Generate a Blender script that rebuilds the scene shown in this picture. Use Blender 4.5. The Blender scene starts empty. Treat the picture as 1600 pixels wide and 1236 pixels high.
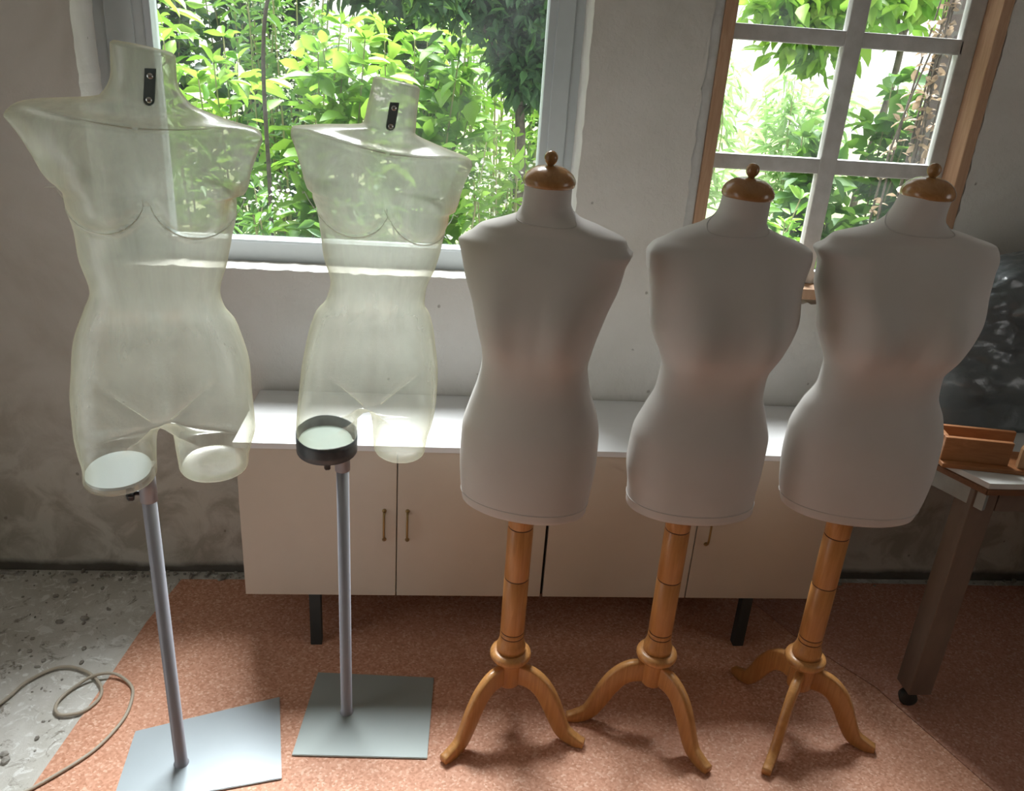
import bpy, bmesh, math, random
import numpy as np
from mathutils import Vector, Matrix, noise as mnoise

random.seed(7)
RNG = np.random.default_rng(11)
SC = bpy.context.scene
COL = SC.collection
PI = math.pi

# ------------------------------------------------------------------ camera
CAM_H = 1.65
F_PX = 1289.0


def cam_axes(p, y, r):
    cp, sp = math.cos(p), math.sin(p)
    f = np.array([0, cp, -sp]); u = np.array([0, sp, cp]); rt = np.array([1, 0, 0.])
    c, s = math.cos(r), math.sin(r)
    rt, u = rt * c + u * s, u * c - rt * s
    R = np.array([[math.cos(y), -math.sin(y), 0], [math.sin(y), math.cos(y), 0], [0, 0, 1]])
    return R @ rt, R @ u, R @ f


RT, UP, FW = cam_axes(math.radians(23.0), math.radians(-5.8), math.radians(4.07))
cam_data = bpy.data.cameras.new('camera')
cam_data.sensor_width = 36.0
cam_data.lens = 36.0 * F_PX / 1600.0
cam_data.clip_start = 0.02
cam = bpy.data.objects.new('camera', cam_data)
COL.objects.link(cam)
M = Matrix.Identity(4)
for i in range(3):
    M[i][0] = RT[i]; M[i][1] = UP[i]; M[i][2] = -FW[i]
M[2][3] = CAM_H
cam.matrix_world = M
SC.camera = cam


# ------------------------------------------------------------------ materials
def new_mat(name):
    m = bpy.data.materials.new(name)
    m.use_nodes = True
    nt = m.node_tree
    for n in list(nt.nodes):
        nt.nodes.remove(n)
    out = nt.nodes.new('ShaderNodeOutputMaterial')
    return m, nt, out


def N(nt, typ, **kw):
    n = nt.nodes.new(typ)
    for k, v in kw.items():
        if k.startswith('i_'):
            key = k[2:].replace('_', ' ')
            n.inputs[key].default_value = v
        else:
            setattr(n, k, v)
    return n


def rgba(c):
    return (c[0], c[1], c[2], 1.0)


def ramp(nt, fac, stops):
    r = nt.nodes.new('ShaderNodeValToRGB')
    while len(r.color_ramp.elements) < len(stops):
        r.color_ramp.elements.new(0.5)
    for e, (p, c) in zip(r.color_ramp.elements, stops):
        e.position = p
        e.color = rgba(c) if len(c) == 3 else c
    nt.links.new(fac, r.inputs[0])
    return r.outputs[0]


def tex_noise(nt, scale, detail=4, rough=0.55, vec=None, dist=0.0):
    n = nt.nodes.new('ShaderNodeTexNoise')
    n.inputs['Scale'].default_value = scale
    n.inputs['Detail'].default_value = detail
    n.inputs['Roughness'].default_value = rough
    n.inputs['Distortion'].default_value = dist
    if vec is not None:
        nt.links.new(vec, n.inputs['Vector'])
    return n.outputs['Fac']


def obj_coord(nt, scale=(1, 1, 1)):
    t = nt.nodes.new('ShaderNodeTexCoord')
    mp = nt.nodes.new('ShaderNodeMapping')
    mp.inputs['Scale'].default_value = scale
    nt.links.new(t.outputs['Object'], mp.inputs['Vector'])
    return mp.outputs['Vector']


def mix_col(nt, fac, a, b, blend='MIX'):
    n = nt.nodes.new('ShaderNodeMix')
    n.data_type = 'RGBA'
    n.blend_type = blend
    for sock, v in ((n.inputs[0], fac), (n.inputs[6], a), (n.inputs[7], b)):
        if hasattr(v, 'links'):
            nt.links.new(v, sock)
        else:
            sock.default_value = v if isinstance(v, (int, float)) else rgba(v)
    return n.outputs[2]


def math_n(nt, op, a, b=0.0, clamp=False):
    n = nt.nodes.new('ShaderNodeMath')
    n.operation = op
    n.use_clamp = clamp
    for s, v in ((n.inputs[0], a), (n.inputs[1], b)):
        if hasattr(v, 'links'):
            nt.links.new(v, s)
        else:
            s.default_value = v
    return n.outputs[0]


def bump(nt, height, strength=0.3, dist=0.01):
    b = nt.nodes.new('ShaderNodeBump')
    b.inputs['Strength'].default_value = strength
    b.inputs['Distance'].default_value = dist
    nt.links.new(height, b.inputs['Height'])
    return b.outputs['Normal']


def principled(nt, out, col, rough=0.6, metal=0.0, normal=None, spec=0.5, **kw):
    p = nt.nodes.new('ShaderNodeBsdfPrincipled')
    if hasattr(col, 'links'):
        nt.links.new(col, p.inputs['Base Color'])
    else:
        p.inputs['Base Color'].default_value = rgba(col)
    if hasattr(rough, 'links'):
        nt.links.new(rough, p.inputs['Roughness'])
    else:
        p.inputs['Roughness'].default_value = rough
    p.inputs['Metallic'].default_value = metal
    p.inputs['Specular IOR Level'].default_value = spec
    if normal is not None:
        nt.links.new(normal, p.inputs['Normal'])
    for k, v in kw.items():
        p.inputs[k.replace('_', ' ')].default_value = v
    nt.links.new(p.outputs[0], out.inputs[0])
    return p


def simple_mat(name, c1, c2=None, scale=30, rough=0.5, metal=0.0, bump_s=0.0, bump_scale=200, spec=0.5, stretch=(1, 1, 1), lo=.35, hi=.65):
    m, nt, out = new_mat(name)
    v = obj_coord(nt, stretch)
    col = c1
    if c2 is not None:
        col = ramp(nt, tex_noise(nt, scale, 5, .6, v), [(lo, c1), (hi, c2)])
    nrm = None
    if bump_s:
        nrm = bump(nt, tex_noise(nt, bump_scale, 3, .6, v), bump_s, .003)
    principled(nt, out, col, rough, metal, nrm, spec)
    return m


def plaster_mat():
    m, nt, out = new_mat('old_plaster')
    v = obj_coord(nt)
    big = tex_noise(nt, 1.6, 5, .6, v, .6)
    base = ramp(nt, big, [(.28, (.52, .485, .43)), (.45, (.64, .615, .57)), (.72, (.73, .71, .68))])
    # damp stains that climb from the floor
    sep = nt.nodes.new('ShaderNodeSeparateXYZ')
    nt.links.new(v, sep.inputs[0])
    zz = sep.outputs['Z']
    n2 = tex_noise(nt, 4.0, 6, .65, v, .3)
    hgt = math_n(nt, 'ADD', zz, math_n(nt, 'MULTIPLY', n2, -0.55))
    damp = ramp(nt, hgt, [(.0, (1, 1, 1)), (.42, (0, 0, 0))])
    patch = ramp(nt, tex_noise(nt, 7.5, 5, .6, v, .8), [(.40, (.34, .305, .24)), (.56, (.58, .55, .48))])
    c = mix_col(nt, math_n(nt, 'MULTIPLY', damp, .75), base, patch)
    # grime line where the wall meets the floor
    low = ramp(nt, math_n(nt, 'ADD', zz, math_n(nt, 'MULTIPLY', n2, -.05)), [(.0, (1, 1, 1)), (.022, (0, 0, 0))])
    c = mix_col(nt, math_n(nt, 'MULTIPLY', low, .85), c, (.06, .05, .04))
    # small dark pits
    vor = nt.nodes.new('ShaderNodeTexVoronoi')
    vor.inputs['Scale'].default_value = 11.0
    nt.links.new(v, vor.inputs['Vector'])
    dist = math_n(nt, 'ADD', vor.outputs['Distance'], math_n(nt, 'MULTIPLY', tex_noise(nt, 40, 3, .6, v), .16))
    pit = ramp(nt, dist, [(.115, (1, 1, 1)), (.135, (0, 0, 0))])
    c = mix_col(nt, math_n(nt, 'MULTIPLY', pit, .55), c, (.20, .17, .14))
    h = math_n(nt, 'ADD', math_n(nt, 'MULTIPLY', tex_noise(nt, 9, 6, .6, v), .8), math_n(nt, 'MULTIPLY', tex_noise(nt, 90, 4, .6, v), .15))
    h = math_n(nt, 'SUBTRACT', h, math_n(nt, 'MULTIPLY', pit, .25))
    principled(nt, out, c, .92, 0, bump(nt, h, .6, .014), .2)
    return m


def concrete_mat():
    m, nt, out = new_mat('worn_concrete')
    v = obj_coord(nt)
    a = ramp(nt, tex_noise(nt, 3.0, 6, .65, v, .5), [(.3, (.46, .44, .385)), (.55, (.62, .605, .56)), (.75, (.74, .735, .70))])
    flakes = tex_noise(nt, 26, 5, .7, v, 1.2)
    c = mix_col(nt, ramp(nt, flakes, [(.54, (0, 0, 0)), (.62, (.85, .85, .85))]), a, (.80, .80, .77))
    c = mix_col(nt, ramp(nt, tex_noise(nt, 17, 6, .75, v, .8), [(.57, (0, 0, 0)), (.66, (.85, .85, .85))]), c, (.20, .17, .13))
    principled(nt, out, c, .88, 0, bump(nt, flakes, .5, .006), .25)
    return m


def vinyl_mat(name, tint, dirt):
    m, nt, out = new_mat(name)
    v = obj_coord(nt)
    vor = nt.nodes.new('ShaderNodeTexVoronoi')
    vor.inputs['Scale'].default_value = 190
    nt.links.new(v, vor.inputs['Vector'])
    sepc = nt.nodes.new('ShaderNodeSeparateColor')
    nt.links.new(vor.outputs['Color'], sepc.inputs[0])
    t = tint
    c = ramp(nt, sepc.outputs[0], [(0, (t[0] * .80, t[1] * .70, t[2] * .62)), (.45, t), (.8, (t[0] * 1.08, t[1] * 1.12, t[2] * 1.15)), (1, (t[0] * 1.25, t[1] * 1.6, t[2] * 1.8))])
    big = tex_noise(nt, 2.3, 4, .55, v)
    c = mix_col(nt, ramp(nt, big, [(.35, (.0, .0, .0)), (.7, (.30, .30, .30))]), c, (t[0] * .75, t[1] * .7, t[2] * .65))
    spots = tex_noise(nt, 14, 6, .75, v, .6)
    c = mix_col(nt, ramp(nt, spots, [(.64, (0, 0, 0)), (.74, (dirt, dirt, dirt))]), c, (.09, .06, .05))
    principled(nt, out, c, .62, 0, bump(nt, tex_noise(nt, 160, 2, .5, v), .08, .002), .3)
    return m


def wood_mat(name, c1, c2, rough=.4, scale=9, stretch=(1, 1, .08), spec=.5, coat=0.0):
    m, nt, out = new_mat(name)
    v = obj_coord(nt, stretch)
    g = tex_noise(nt, scale * 8, 5, .6, v, 1.5)
    c = ramp(nt, g, [(.3, c1), (.7, c2)])
    k = tex_noise(nt, 3.5, 3, .5, obj_coord(nt))
    c = mix_col(nt, ramp(nt, k, [(.4, (0, 0, 0)), (.75, (.35, .35, .35))]), c, (c1[0] * .7, c1[1] * .62, c1[2] * .55))
    principled(nt, out, c, rough, 0, bump(nt, g, .06, .002), spec, Coat_Weight=coat, Coat_Roughness=.15)
    return m


def fabric_mat():
    m, nt, out = new_mat('jersey_fabric')
    v = obj_coord(nt)
    c = ramp(nt, tex_noise(nt, 6, 4, .5, v), [(.3, (.62, .585, .55)), (.7, (.67, .635, .605))])
    principled(nt, out, c, .95, 0, bump(nt, tex_noise(nt, 700, 2, .5, v), .08, .001), .1, Sheen_Weight=.25, Sheen_Roughness=.5)
    return m


def stainmix(nt, v, a, b):
    """amber glue stains in the armpits of the two shells"""
    tot = None
    for p, r in (((-.660, 1.49, 1.365), .05), ((-.362, 1.46, 1.372), .035), ((.018, 1.62, 1.325), .05), ((-.262, 1.62, 1.372), .03)):
        d = nt.nodes.new('ShaderNodeVectorMath')
        d.operation = 'DISTANCE'
        nt.links.new(v, d.inputs[0])
        d.inputs[1].default_value = p
        m = ramp(nt, math_n(nt, 'ADD', math_n(nt, 'DIVIDE', d.outputs['Value'], r * 1.6), math_n(nt, 'MULTIPLY', tex_noise(nt, 30, 3, .6, v), .5)), [(.35, (.7, .7, .7)), (1.0, (0, 0, 0))])
        tot = m if tot is None else math_n(nt, 'MAXIMUM', tot, m)
    return mix_col(nt, tot, a, b)


def plastic_mat():
    """thin, yellowed, dusty clear plastic shell"""
    m, nt, out = new_mat('clear_yellowed_plastic')
    v = obj_coord(nt)
    lw = nt.nodes.new('ShaderNodeLayerWeight')
    lw.inputs['Blend'].default_value = .5
    edge = lw.outputs['Facing']
    e2 = math_n(nt, 'POWER', edge, 1.7)
    tr = nt.nodes.new('ShaderNodeBsdfTransparent')
    tint = mix_col(nt, e2, stainmix(nt, v, (.97, .97, .94), (.95, .80, .55)), (.90, .885, .74))
    nt.links.new(tint, tr.inputs[0])
    hazec = mix_col(nt, ramp(nt, e2, [(.2, (0, 0, 0)), (.9, (1, 1, 1))]), stainmix(nt, v, (.70, .72, .65), (.72, .42, .14)), stainmix(nt, v, (.76, .735, .59), (.72, .42, .14)))
    df = nt.nodes.new('ShaderNodeBsdfDiffuse')
    tl = nt.nodes.new('ShaderNodeBsdfTranslucent')
    nt.links.new(hazec, df.inputs[0]); nt.links.new(hazec, tl.inputs[0])
    hz = nt.nodes.new('ShaderNodeMixShader')
    hz.inputs[0].default_value = .6
    nt.links.new(df.outputs[0], hz.inputs[1]); nt.links.new(tl.outputs[0], hz.inputs[2])
    # dust film: thick over the chest and shoulders, thin lower down, streaky
    sep = nt.nodes.new('ShaderNodeSeparateXYZ')
    nt.links.new(v, sep.inputs[0])
    up = nt.nodes.new('ShaderNodeMapRange')
    up.inputs[1].default_value = .85; up.inputs[2].default_value = 1.32
    up.inputs[3].default_value = .07; up.inputs[4].default_value = .46
    nt.links.new(sep.outputs['Z'], up.inputs[0])
    streak = tex_noise(nt, 5, 5, .6, obj_coord(nt, (5, 5, .8)), .4)
    film = math_n(nt, 'MULTIPLY', up.outputs[0], math_n(nt, 'ADD', math_n(nt, 'MULTIPLY', streak, 1.3), .35))
    fac = math_n(nt, 'ADD', film, math_n(nt, 'MULTIPLY', e2, .44), True)
    mx = nt.nodes.new('ShaderNodeMixShader')
    nt.links.new(fac, mx.inputs[0])
    nt.links.new(tr.outputs[0], mx.inputs[1]); nt.links.new(hz.outputs[0], mx.inputs[2])
    gl = nt.nodes.new('ShaderNodeBsdfGlossy')
    gl.inputs['Roughness'].default_value = .24
    fr = nt.nodes.new('ShaderNodeFresnel')
    fr.inputs['IOR'].default_value = 1.5
    nrm = bump(nt, tex_noise(nt, 16, 2, .5, v), .12, .01)
    nt.links.new(nrm, gl.inputs['Normal'])
    mg = nt.nodes.new('ShaderNodeMixShader')
    nt.links.new(math_n(nt, 'MINIMUM', fr.outputs[0], .14), mg.inputs[0])
    nt.links.new(mx.outputs[0], mg.inputs[1]); nt.links.new(gl.outputs[0], mg.inputs[2])
    nt.links.new(mg.outputs[0], out.inputs[0])
    return m


def rim_mat():
    """the thicker, milkier plastic of the moulded lines"""
    m, nt, out = new_mat('thick_plastic_rim')
    tr = nt.nodes.new('ShaderNodeBsdfTransparent')
    tl = nt.nodes.new('ShaderNodeBsdfTranslucent')
    tl.inputs[0].default_value = (.93, .92, .84, 1)
    df = nt.nodes.new('ShaderNodeBsdfDiffuse')
    df.inputs[0].default_value = (.88, .87, .78, 1)
    a = nt.nodes.new('ShaderNodeMixShader'); a.inputs[0].default_value = .5
    nt.links.new(df.outputs[0], a.inputs[1]); nt.links.new(tl.outputs[0], a.inputs[2])
    b = nt.nodes.new('ShaderNodeMixShader'); b.inputs[0].default_value = .55
    nt.links.new(tr.outputs[0], b.inputs[1]); nt.links.new(a.outputs[0], b.inputs[2])
    gl = nt.nodes.new('ShaderNodeBsdfGlossy'); gl.inputs['Roughness'].default_value = .15
    c = nt.nodes.new('ShaderNodeMixShader'); c.inputs[0].default_value = .12
    nt.links.new(b.outputs[0], c.inputs[1]); nt.links.new(gl.outputs[0], c.inputs[2])
    nt.links.new(c.outputs[0], out.inputs[0])
    return m


def glass_mat():
    m, nt, out = new_mat('window_glass')
    tr = nt.nodes.new('ShaderNodeBsdfTransparent')
    v = obj_coord(nt)
    grime = tex_noise(nt, 5, 5, .6, v, .5)
    tr.inputs[0].default_value = (.97, .985, .98, 1)
    gl = nt.nodes.new('ShaderNodeBsdfGlossy')
    gl.inputs['Roughness'].default_value = .02
    fr = nt.nodes.new('ShaderNodeFresnel')
    fr.inputs['IOR'].default_value = 1.45
    mg = nt.nodes.new('ShaderNodeMixShader')
    nt.links.new(math_n(nt, 'MINIMUM', fr.outputs[0], .3), mg.inputs[0])
    nt.links.new(tr.outputs[0], mg.inputs[1]); nt.links.new(gl.outputs[0], mg.inputs[2])
    df = nt.nodes.new('ShaderNodeBsdfTranslucent')
    df.inputs[0].default_value = (.9, .95, .95, 1)
    m2 = nt.nodes.new('ShaderNodeMixShader')
    nt.links.new(ramp(nt, grime, [(.45, (.003, .003, .003)), (.8, (.016, .016, .016))]), m2.inputs[0])
    nt.links.new(mg.outputs[0], m2.inputs[1]); nt.links.new(df.outputs[0], m2.inputs[2])
    nt.links.new(m2.outputs[0], out.inputs[0])
    return m


def leaf_mat(name, cols, trans=.36):
    m, nt, out = new_mat(name)
    g = nt.nodes.new('ShaderNodeNewGeometry')
    k = len(cols)
    c = ramp(nt, g.outputs['Random Per Island'], [(i / (k - 1), cc) for i, cc in enumerate(cols)])
    p = nt.nodes.new('ShaderNodeBsdfPrincipled')
    p.inputs['Roughness'].default_value = .5
    p.inputs['Specular IOR Level'].default_value = .35
    nt.links.new(c, p.inputs['Base Color'])
    tl = nt.nodes.new('ShaderNodeBsdfTranslucent')
    nt.links.new(mix_col(nt, .4, c, (.40, .70, .08), 'MIX'), tl.inputs[0])
    mx = nt.nodes.new('ShaderNodeMixShader')
    mx.inputs[0].default_value = trans
    nt.links.new(p.outputs[0], mx.inputs[1]); nt.links.new(tl.outputs[0], mx.inputs[2])
    nt.links.new(mx.outputs[0], out.inputs[0])
    return m


def stone_mat():
    m, nt, out = new_mat('dark_brick_masonry')
    v = obj_coord(nt)
    t = nt.nodes.new('ShaderNodeTexCoord')
    cmb = nt.nodes.new('ShaderNodeCombineXYZ')
    sp = nt.nodes.new('ShaderNodeSeparateXYZ')
    nt.links.new(t.outputs['Object'], sp.inputs[0])
    nt.links.new(math_n(nt, 'ADD', sp.outputs['X'], sp.outputs['Y']), cmb.inputs[0])
    nt.links.new(sp.outputs['Z'], cmb.inputs[1])
    b = nt.nodes.new('ShaderNodeTexBrick')
    nt.links.new(cmb.outputs[0], b.inputs['Vector'])
    b.inputs['Scale'].default_value = 1.0
    b.inputs['Brick Width'].default_value = .22
    b.inputs['Row Height'].default_value = .075
    b.inputs['Mortar Size'].default_value = .008
    b.inputs['Color1'].default_value = (.10, .075, .075, 1)
    b.inputs['Color2'].default_value = (.16, .11, .10, 1)
    b.inputs['Mortar'].default_value = (.16, .15, .14, 1)
    c = mix_col(nt, .3, b.outputs['Color'], ramp(nt, tex_noise(nt, 12, 5, .6, v), [(.3, (.04, .04, .04)), (.7, (.14, .13, .12))]))
    principled(nt, out, c, .9, 0, bump(nt, b.outputs['Fac'], -.5, .01), .2)
    return m


def tarp_mat():
    m, nt, out = new_mat('grey_plastic_sheeting')
    v = obj_coord(nt)
    c = ramp(nt, tex_noise(nt, 4, 3, .5, v), [(.35, (.075, .085, .092)), (.65, (.14, .16, .17))])
    h = tex_noise(nt, 22, 4, .6, v, 1.0)
    principled(nt, out, c, .30, 0, bump(nt, h, .25, .012), .8)
    return m


def painted_metal(name, c, rust, rough=.35):
    m, nt, out = new_mat(name)
    v = obj_coord(nt)
    col = ramp(nt, tex_noise(nt, 5, 4, .6, v), [(.3, (c[0] * .93, c[1] * .93, c[2] * .93)), (.7, c)])
    sp = tex_noise(nt, 16, 6, .8, v, .6)
    col = mix_col(nt, ramp(nt, sp, [(.70, (0, 0, 0)), (.76, (rust, rust, rust))]), col, (.13, .09, .06))
    principled(nt, out, col, rough, .15, bump(nt, tex_noise(nt, 120, 3, .6, v), .05, .002), .5)
    return m


MT = {
    'plaster': plaster_mat(),
    'concrete': concrete_mat(),
    'vinyl': vinyl_mat('salmon_speckled_vinyl', (.66, .34, .225), .5),
    'vinyl_worn': vinyl_mat('worn_speckled_vinyl', (.54, .27, .19), .8),
    'fabric': fabric_mat(),
    'seam': simple_mat('seam_thread', (.60, .57, .54), rough=.9),
    'plastic': plastic_mat(),
    'rim': rim_mat(),
    'glass': glass_mat(),
    'pine': wood_mat('varnished_pine', (.50, .22, .065), (.66, .33, .11), .38, coat=.2),
    'groove': simple_mat('dark_groove', (.10, .04, .02), rough=.7),
    'cap': wood_mat('varnished_cap_wood', (.36, .17, .055), (.46, .235, .085), .25, stretch=(1, .1, 1), coat=.5),
    'winwood': wood_mat('bare_window_wood', (.44, .26, .155), (.56, .36, .235), .75),
    'winpaint': simple_mat('flaking_window_paint', (.50, .50, .48), (.60, .60, .585), 18, .75, 0, .3, 60),
    'winmetal': simple_mat('grey_window_frame', (.50, .545, .56), (.56, .60, .615), 6, .5),
    'winstrip': simple_mat('pale_window_edge', (.55, .60, .63), rough=.4),
    'plate': painted_metal('blue_grey_plate', (.43, .49, .525), .8, .32),
    'plate_dull': painted_metal('dull_grey_plate', (.36, .41, .40), .8, .45),
    'tube': painted_metal('grey_lacquer_tube', (.36, .36, .40), .2, .4),
    'black': simple_mat('black_plastic_knob', (.012, .013, .015), rough=.35),
    'bracket': simple_mat('dark_metal_bracket', (.17, .22, .225), rough=.35),
    'screw': simple_mat('bright_screw', (.6, .62, .62), rough=.25, metal=1),
    'socket': simple_mat('pale_leg_disc', (.42, .46, .48), rough=.3),
    'socket_green': simple_mat('grey_green_leg_disc', (.24, .30, .28), rough=.4),
    'tape': simple_mat('dark_duct_tape', (.055, .065, .08), (.10, .115, .13), 25, .4),
    'cream': simple_mat('cream_laminate', (.56, .49, .40), (.59, .52, .43), 5, .42),
    'ctop': simple_mat('white_laminate_top', (.70, .70, .70), (.74, .74, .74), 5, .3),
    'gap': simple_mat('dark_gap', (.03, .025, .02), rough=.9),
    'brass': simple_mat('dull_brass', (.33, .23, .10), rough=.4, metal=.9),
    'darkmetal': simple_mat('dark_leg_metal', (.05, .06, .06), rough=.5, metal=.4),
    'tleg': simple_mat('worn_brown_steel', (.17, .125, .10), (.25, .19, .15), 9, .5, .3, stretch=(1, 1, .3)),
    'steel': simple_mat('brushed_steel_edge', (.30, .33, .32), (.38, .41, .39), 12, .45, .5),
    'marble': simple_mat('pale_stone_inlay', (.60, .60, .57), (.68, .68, .65), 14, .3),
    'tabwood': wood_mat('brown_table_edge', (.16, .07, .035), (.24, .115, .055), .4, stretch=(.1, 1, 1)),
    'boxwood': wood_mat('orange_brown_board', (.33, .13, .045), (.45, .19, .07), .5, stretch=(.1, 1, 1)),
    'palewood': wood_mat('pale_bracket_wood', (.52, .30, .15), (.62, .38, .2), .5),
    'tarp': tarp_mat(),
    'cable': simple_mat('beige_cable', (.42, .36, .28), (.48, .42, .33), 30, .55),
    'rubble': simple_mat('plaster_crumbs', (.42, .40, .36), (.22, .20, .17), 30, .9),
    'stone': stone_mat(),
    'soil': simple_mat('garden_soil', (.10, .12, .05), (.16, .20, .07), 6, .95),
    'bark': simple_mat('dark_bark', (.06, .05, .04), (.13, .11, .085), 40, .9, 0, .5, 60),
    'stem': simple_mat('green_stem', (.20, .26, .09), (.28, .24, .12), 20, .7),
    'lime': leaf_mat('lime_leaves', [(.10, .27, .025), (.17, .35, .04), (.27, .43, .065), (.14, .30, .05)]),
    'mid': leaf_mat('mid_green_leaves', [(.05, .155, .03), (.08, .21, .04), (.12, .26, .055), (.07, .19, .055)]),
    'dark': leaf_mat('dark_leaves', [(.022, .07, .03), (.035, .10, .04), (.055, .14, .05)], .22),
    'pale': leaf_mat('pale_feathery_leaves', [(.34, .50, .28), (.44, .60, .34), (.50, .64, .40)]),
    'white': leaf_mat('white_blossom', [(.78, .76, .74), (.85, .84, .80), (.70, .66, .62)], .3),
    'dry': leaf_mat('dry_brown_leaves', [(.34, .25, .17), (.46, .36, .26), (.25, .19, .14)], .2),
    'housewall': simple_mat('far_brick_house', (.55, .45, .42), rough=.9),
}
# blossom and dry leaves must not turn green through the petal
for k, c in (('white', (.9, .88, .85)), ('dry', (.5, .35, .2))):
    for n in MT[k].node_tree.nodes:
        if n.type == 'MIX':
            n.inputs[0].default_value = .5
            n.inputs[7].default_value = rgba(c)


# ------------------------------------------------------------------ mesh helpers
def link_mesh(name, verts, faces, mat, parent=None, smooth=True):
    me = bpy.data.meshes.new(name)
    me.from_pydata([tuple(map(float, v)) for v in verts], [], [tuple(int(i) for i in f) for f in faces])
    me.update()
    for m in (mat if isinstance(mat, (list, tuple)) else [mat]):
        me.materials.append(m)
    if smooth:
        me.polygons.foreach_set('use_smooth', [True] * len(me.polygons))
    o = bpy.data.objects.new(name, me)
    COL.objects.link(o)
    if parent is not None:
        o.parent = parent
    return o


def from_bm(name, bm, mat, parent=None, smooth=False):
    me = bpy.data.meshes.new(name)
    bmesh.ops.recalc_face_normals(bm, faces=bm.faces[:])
    bm.to_mesh(me)
    bm.free()
    for m in (mat if isinstance(mat, (list, tuple)) else [mat]):
        me.materials.append(m)
    if smooth:
        me.polygons.foreach_set('use_smooth', [True] * len(me.polygons))
    o = bpy.data.objects.new(name, me)
    COL.objects.link(o)
    if parent is not None:
        o.parent = parent
    return o


def bm_box(bm, lo, hi, bevel=0.0, mi=0):
    lo, hi = Vector(lo), Vector(hi)
    r = bmesh.ops.create_cube(bm, size=1.0)
    vs = r['verts']
    for v in vs:
        v.co = Vector(((lo[i] + hi[i]) / 2 + v.co[i] * (hi[i] - lo[i]) for i in range(3)))
    fs = set(f for v in vs for f in v.link_faces)
    for f in fs:
        f.material_index = mi
    if bevel:
        es = list(set(e for v in vs for e in v.link_edges))
        bmesh.ops.bevel(bm, geom=es, offset=bevel, segments=2, profile=.6, affect='EDGES')


def box(name, lo, hi, mat, parent=None, bevel=.002):
    bm = bmesh.new()
    bm_box(bm, lo, hi, bevel)
    return from_bm(name, bm, mat, parent)


def prism(bm, pts, z0, z1):
    a = [bm.verts.new((p[0], p[1], z0)) for p in pts]
    b = [bm.verts.new((p[0], p[1], z1)) for p in pts]
    bm.faces.new(a[::-1]); bm.faces.new(b)
    for i in range(len(pts)):
        j = (i + 1) % len(pts)
        bm.faces.new((a[i], a[j], b[j], b[i]))


def lathe(profile, seg=40, centre=(0, 0, 0), axis=None):
    """profile [(r, z)] -> verts, faces; axis tilts the whole"""
    vs, fs = [], []
    n = len(profile)
    for r, z in profile:
        for k in range(seg):
            a = 2 * PI * k / seg
            vs.append(Vector((max(r, 1e-5) * math.cos(a), max(r, 1e-5) * math.sin(a), z)))
    for i in range(n - 1):
        for k in range(seg):
            k2 = (k + 1) % seg
            fs.append((i * seg + k, i * seg + k2, (i + 1) * seg + k2, (i + 1) * seg + k))
    fs.append(tuple(range(seg))[::-1])
    fs.append(tuple((n - 1) * seg + k for k in range(seg)))
    if axis is not None:
        q = Vector((0, 0, 1)).rotation_difference(Vector(axis).normalized())
        vs = [q @ v for v in vs]
    c = Vector(centre)
    return [v + c for v in vs], fs


def catmull(pts, per=8, closed=False):
    pts = [np.array(p, float) for p in pts]
    n = len(pts)
    out = []
    segs = n if closed else n - 1
    for i in range(segs):
        p0 = pts[(i - 1) % n] if closed or i > 0 else 2 * pts[0] - pts[1]
        p1, p2 = pts[i], pts[(i + 1) % n]
        p3 = pts[(i + 2) % n] if closed or i + 2 < n else 2 * pts[-1] - pts[-2]
        for k in range(per):
            t = k / per
            out.append(.5 * (2 * p1 + (p2 - p0) * t + (2 * p0 - 5 * p1 + 4 * p2 - p3) * t * t + (3 * p1 - p0 - 3 * p2 + p3) * t ** 3))
    if not closed:
        out.append(pts[-1])
    return out


def tube_data(path, radii, seg=8, closed=False):
    path = [Vector(p) for p in path]
    n = len(path)
    if not hasattr(radii, '__len__'):
        radii = [radii] * n
    vs, fs = [], []
    ref = Vector((0, 0, 1))
    t0 = (path[1] - path[0]).normalized()
    if abs(t0.z) > .9:
        ref = Vector((1, 0, 0))
    u = (ref - t0 * ref.dot(t0)).normalized()
    for i in range(n):
        if closed:
            t = (path[(i + 1) % n] - path[i - 1]).normalized()
        else:
            t = (path[min(i + 1, n - 1)] - path[max(i - 1, 0)]).normalized()
        u = (u - t * u.dot(t))
        u = u.normalized() if u.length > 1e-6 else t.orthogonal().normalized()
        w = t.cross(u)
        for k in range(seg):
            a = 2 * PI * k / seg
            vs.append(path[i] + (u * math.cos(a) + w * math.sin(a)) * radii[i])
    m = n if closed else n - 1
    for i in range(m):
        j = (i + 1) % n
        for k in range(seg):
            k2 = (k + 1) % seg
            fs.append((i * seg + k, i * seg + k2, j * seg + k2, j * seg + k))
    if not closed:
        fs.append(tuple(range(seg))[::-1])
        fs.append(tuple((n - 1) * seg + k for k in range(seg)))
    return vs, fs


def tube(name, path, radii, mat, parent=None, seg=10, closed=False):
    v, f = tube_data(path, radii, seg, closed)
    return link_mesh(name, v, f, mat, parent)


class Soup:
    def __init__(self):
        self.v, self.f = [], []

    def add(self, v, f):
        o = len(self.v)
        self.v += list(v)
        self.f += [tuple(i + o for i in q) for q in f]

    def build(self, name, mat, parent=None, smooth=True):
        return link_mesh(name, self.v, self.f, mat, parent, smooth)


def thing(name, label, cat, loc=(0, 0, 0), group=None):
    o = bpy.data.objects.new(name, None)
    o.empty_display_size = .05
    COL.objects.link(o)
    o.location = loc
    return tag(o, label, cat, group)


def tag(o, label, cat, group=None):
    o['label'] = label
    o['category'] = cat
    if group:
        o['group'] = group
    return o


def struct(o, label=None):
    o['kind'] = 'structure'
    if label:
        o['label'] = label
    return o


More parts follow.
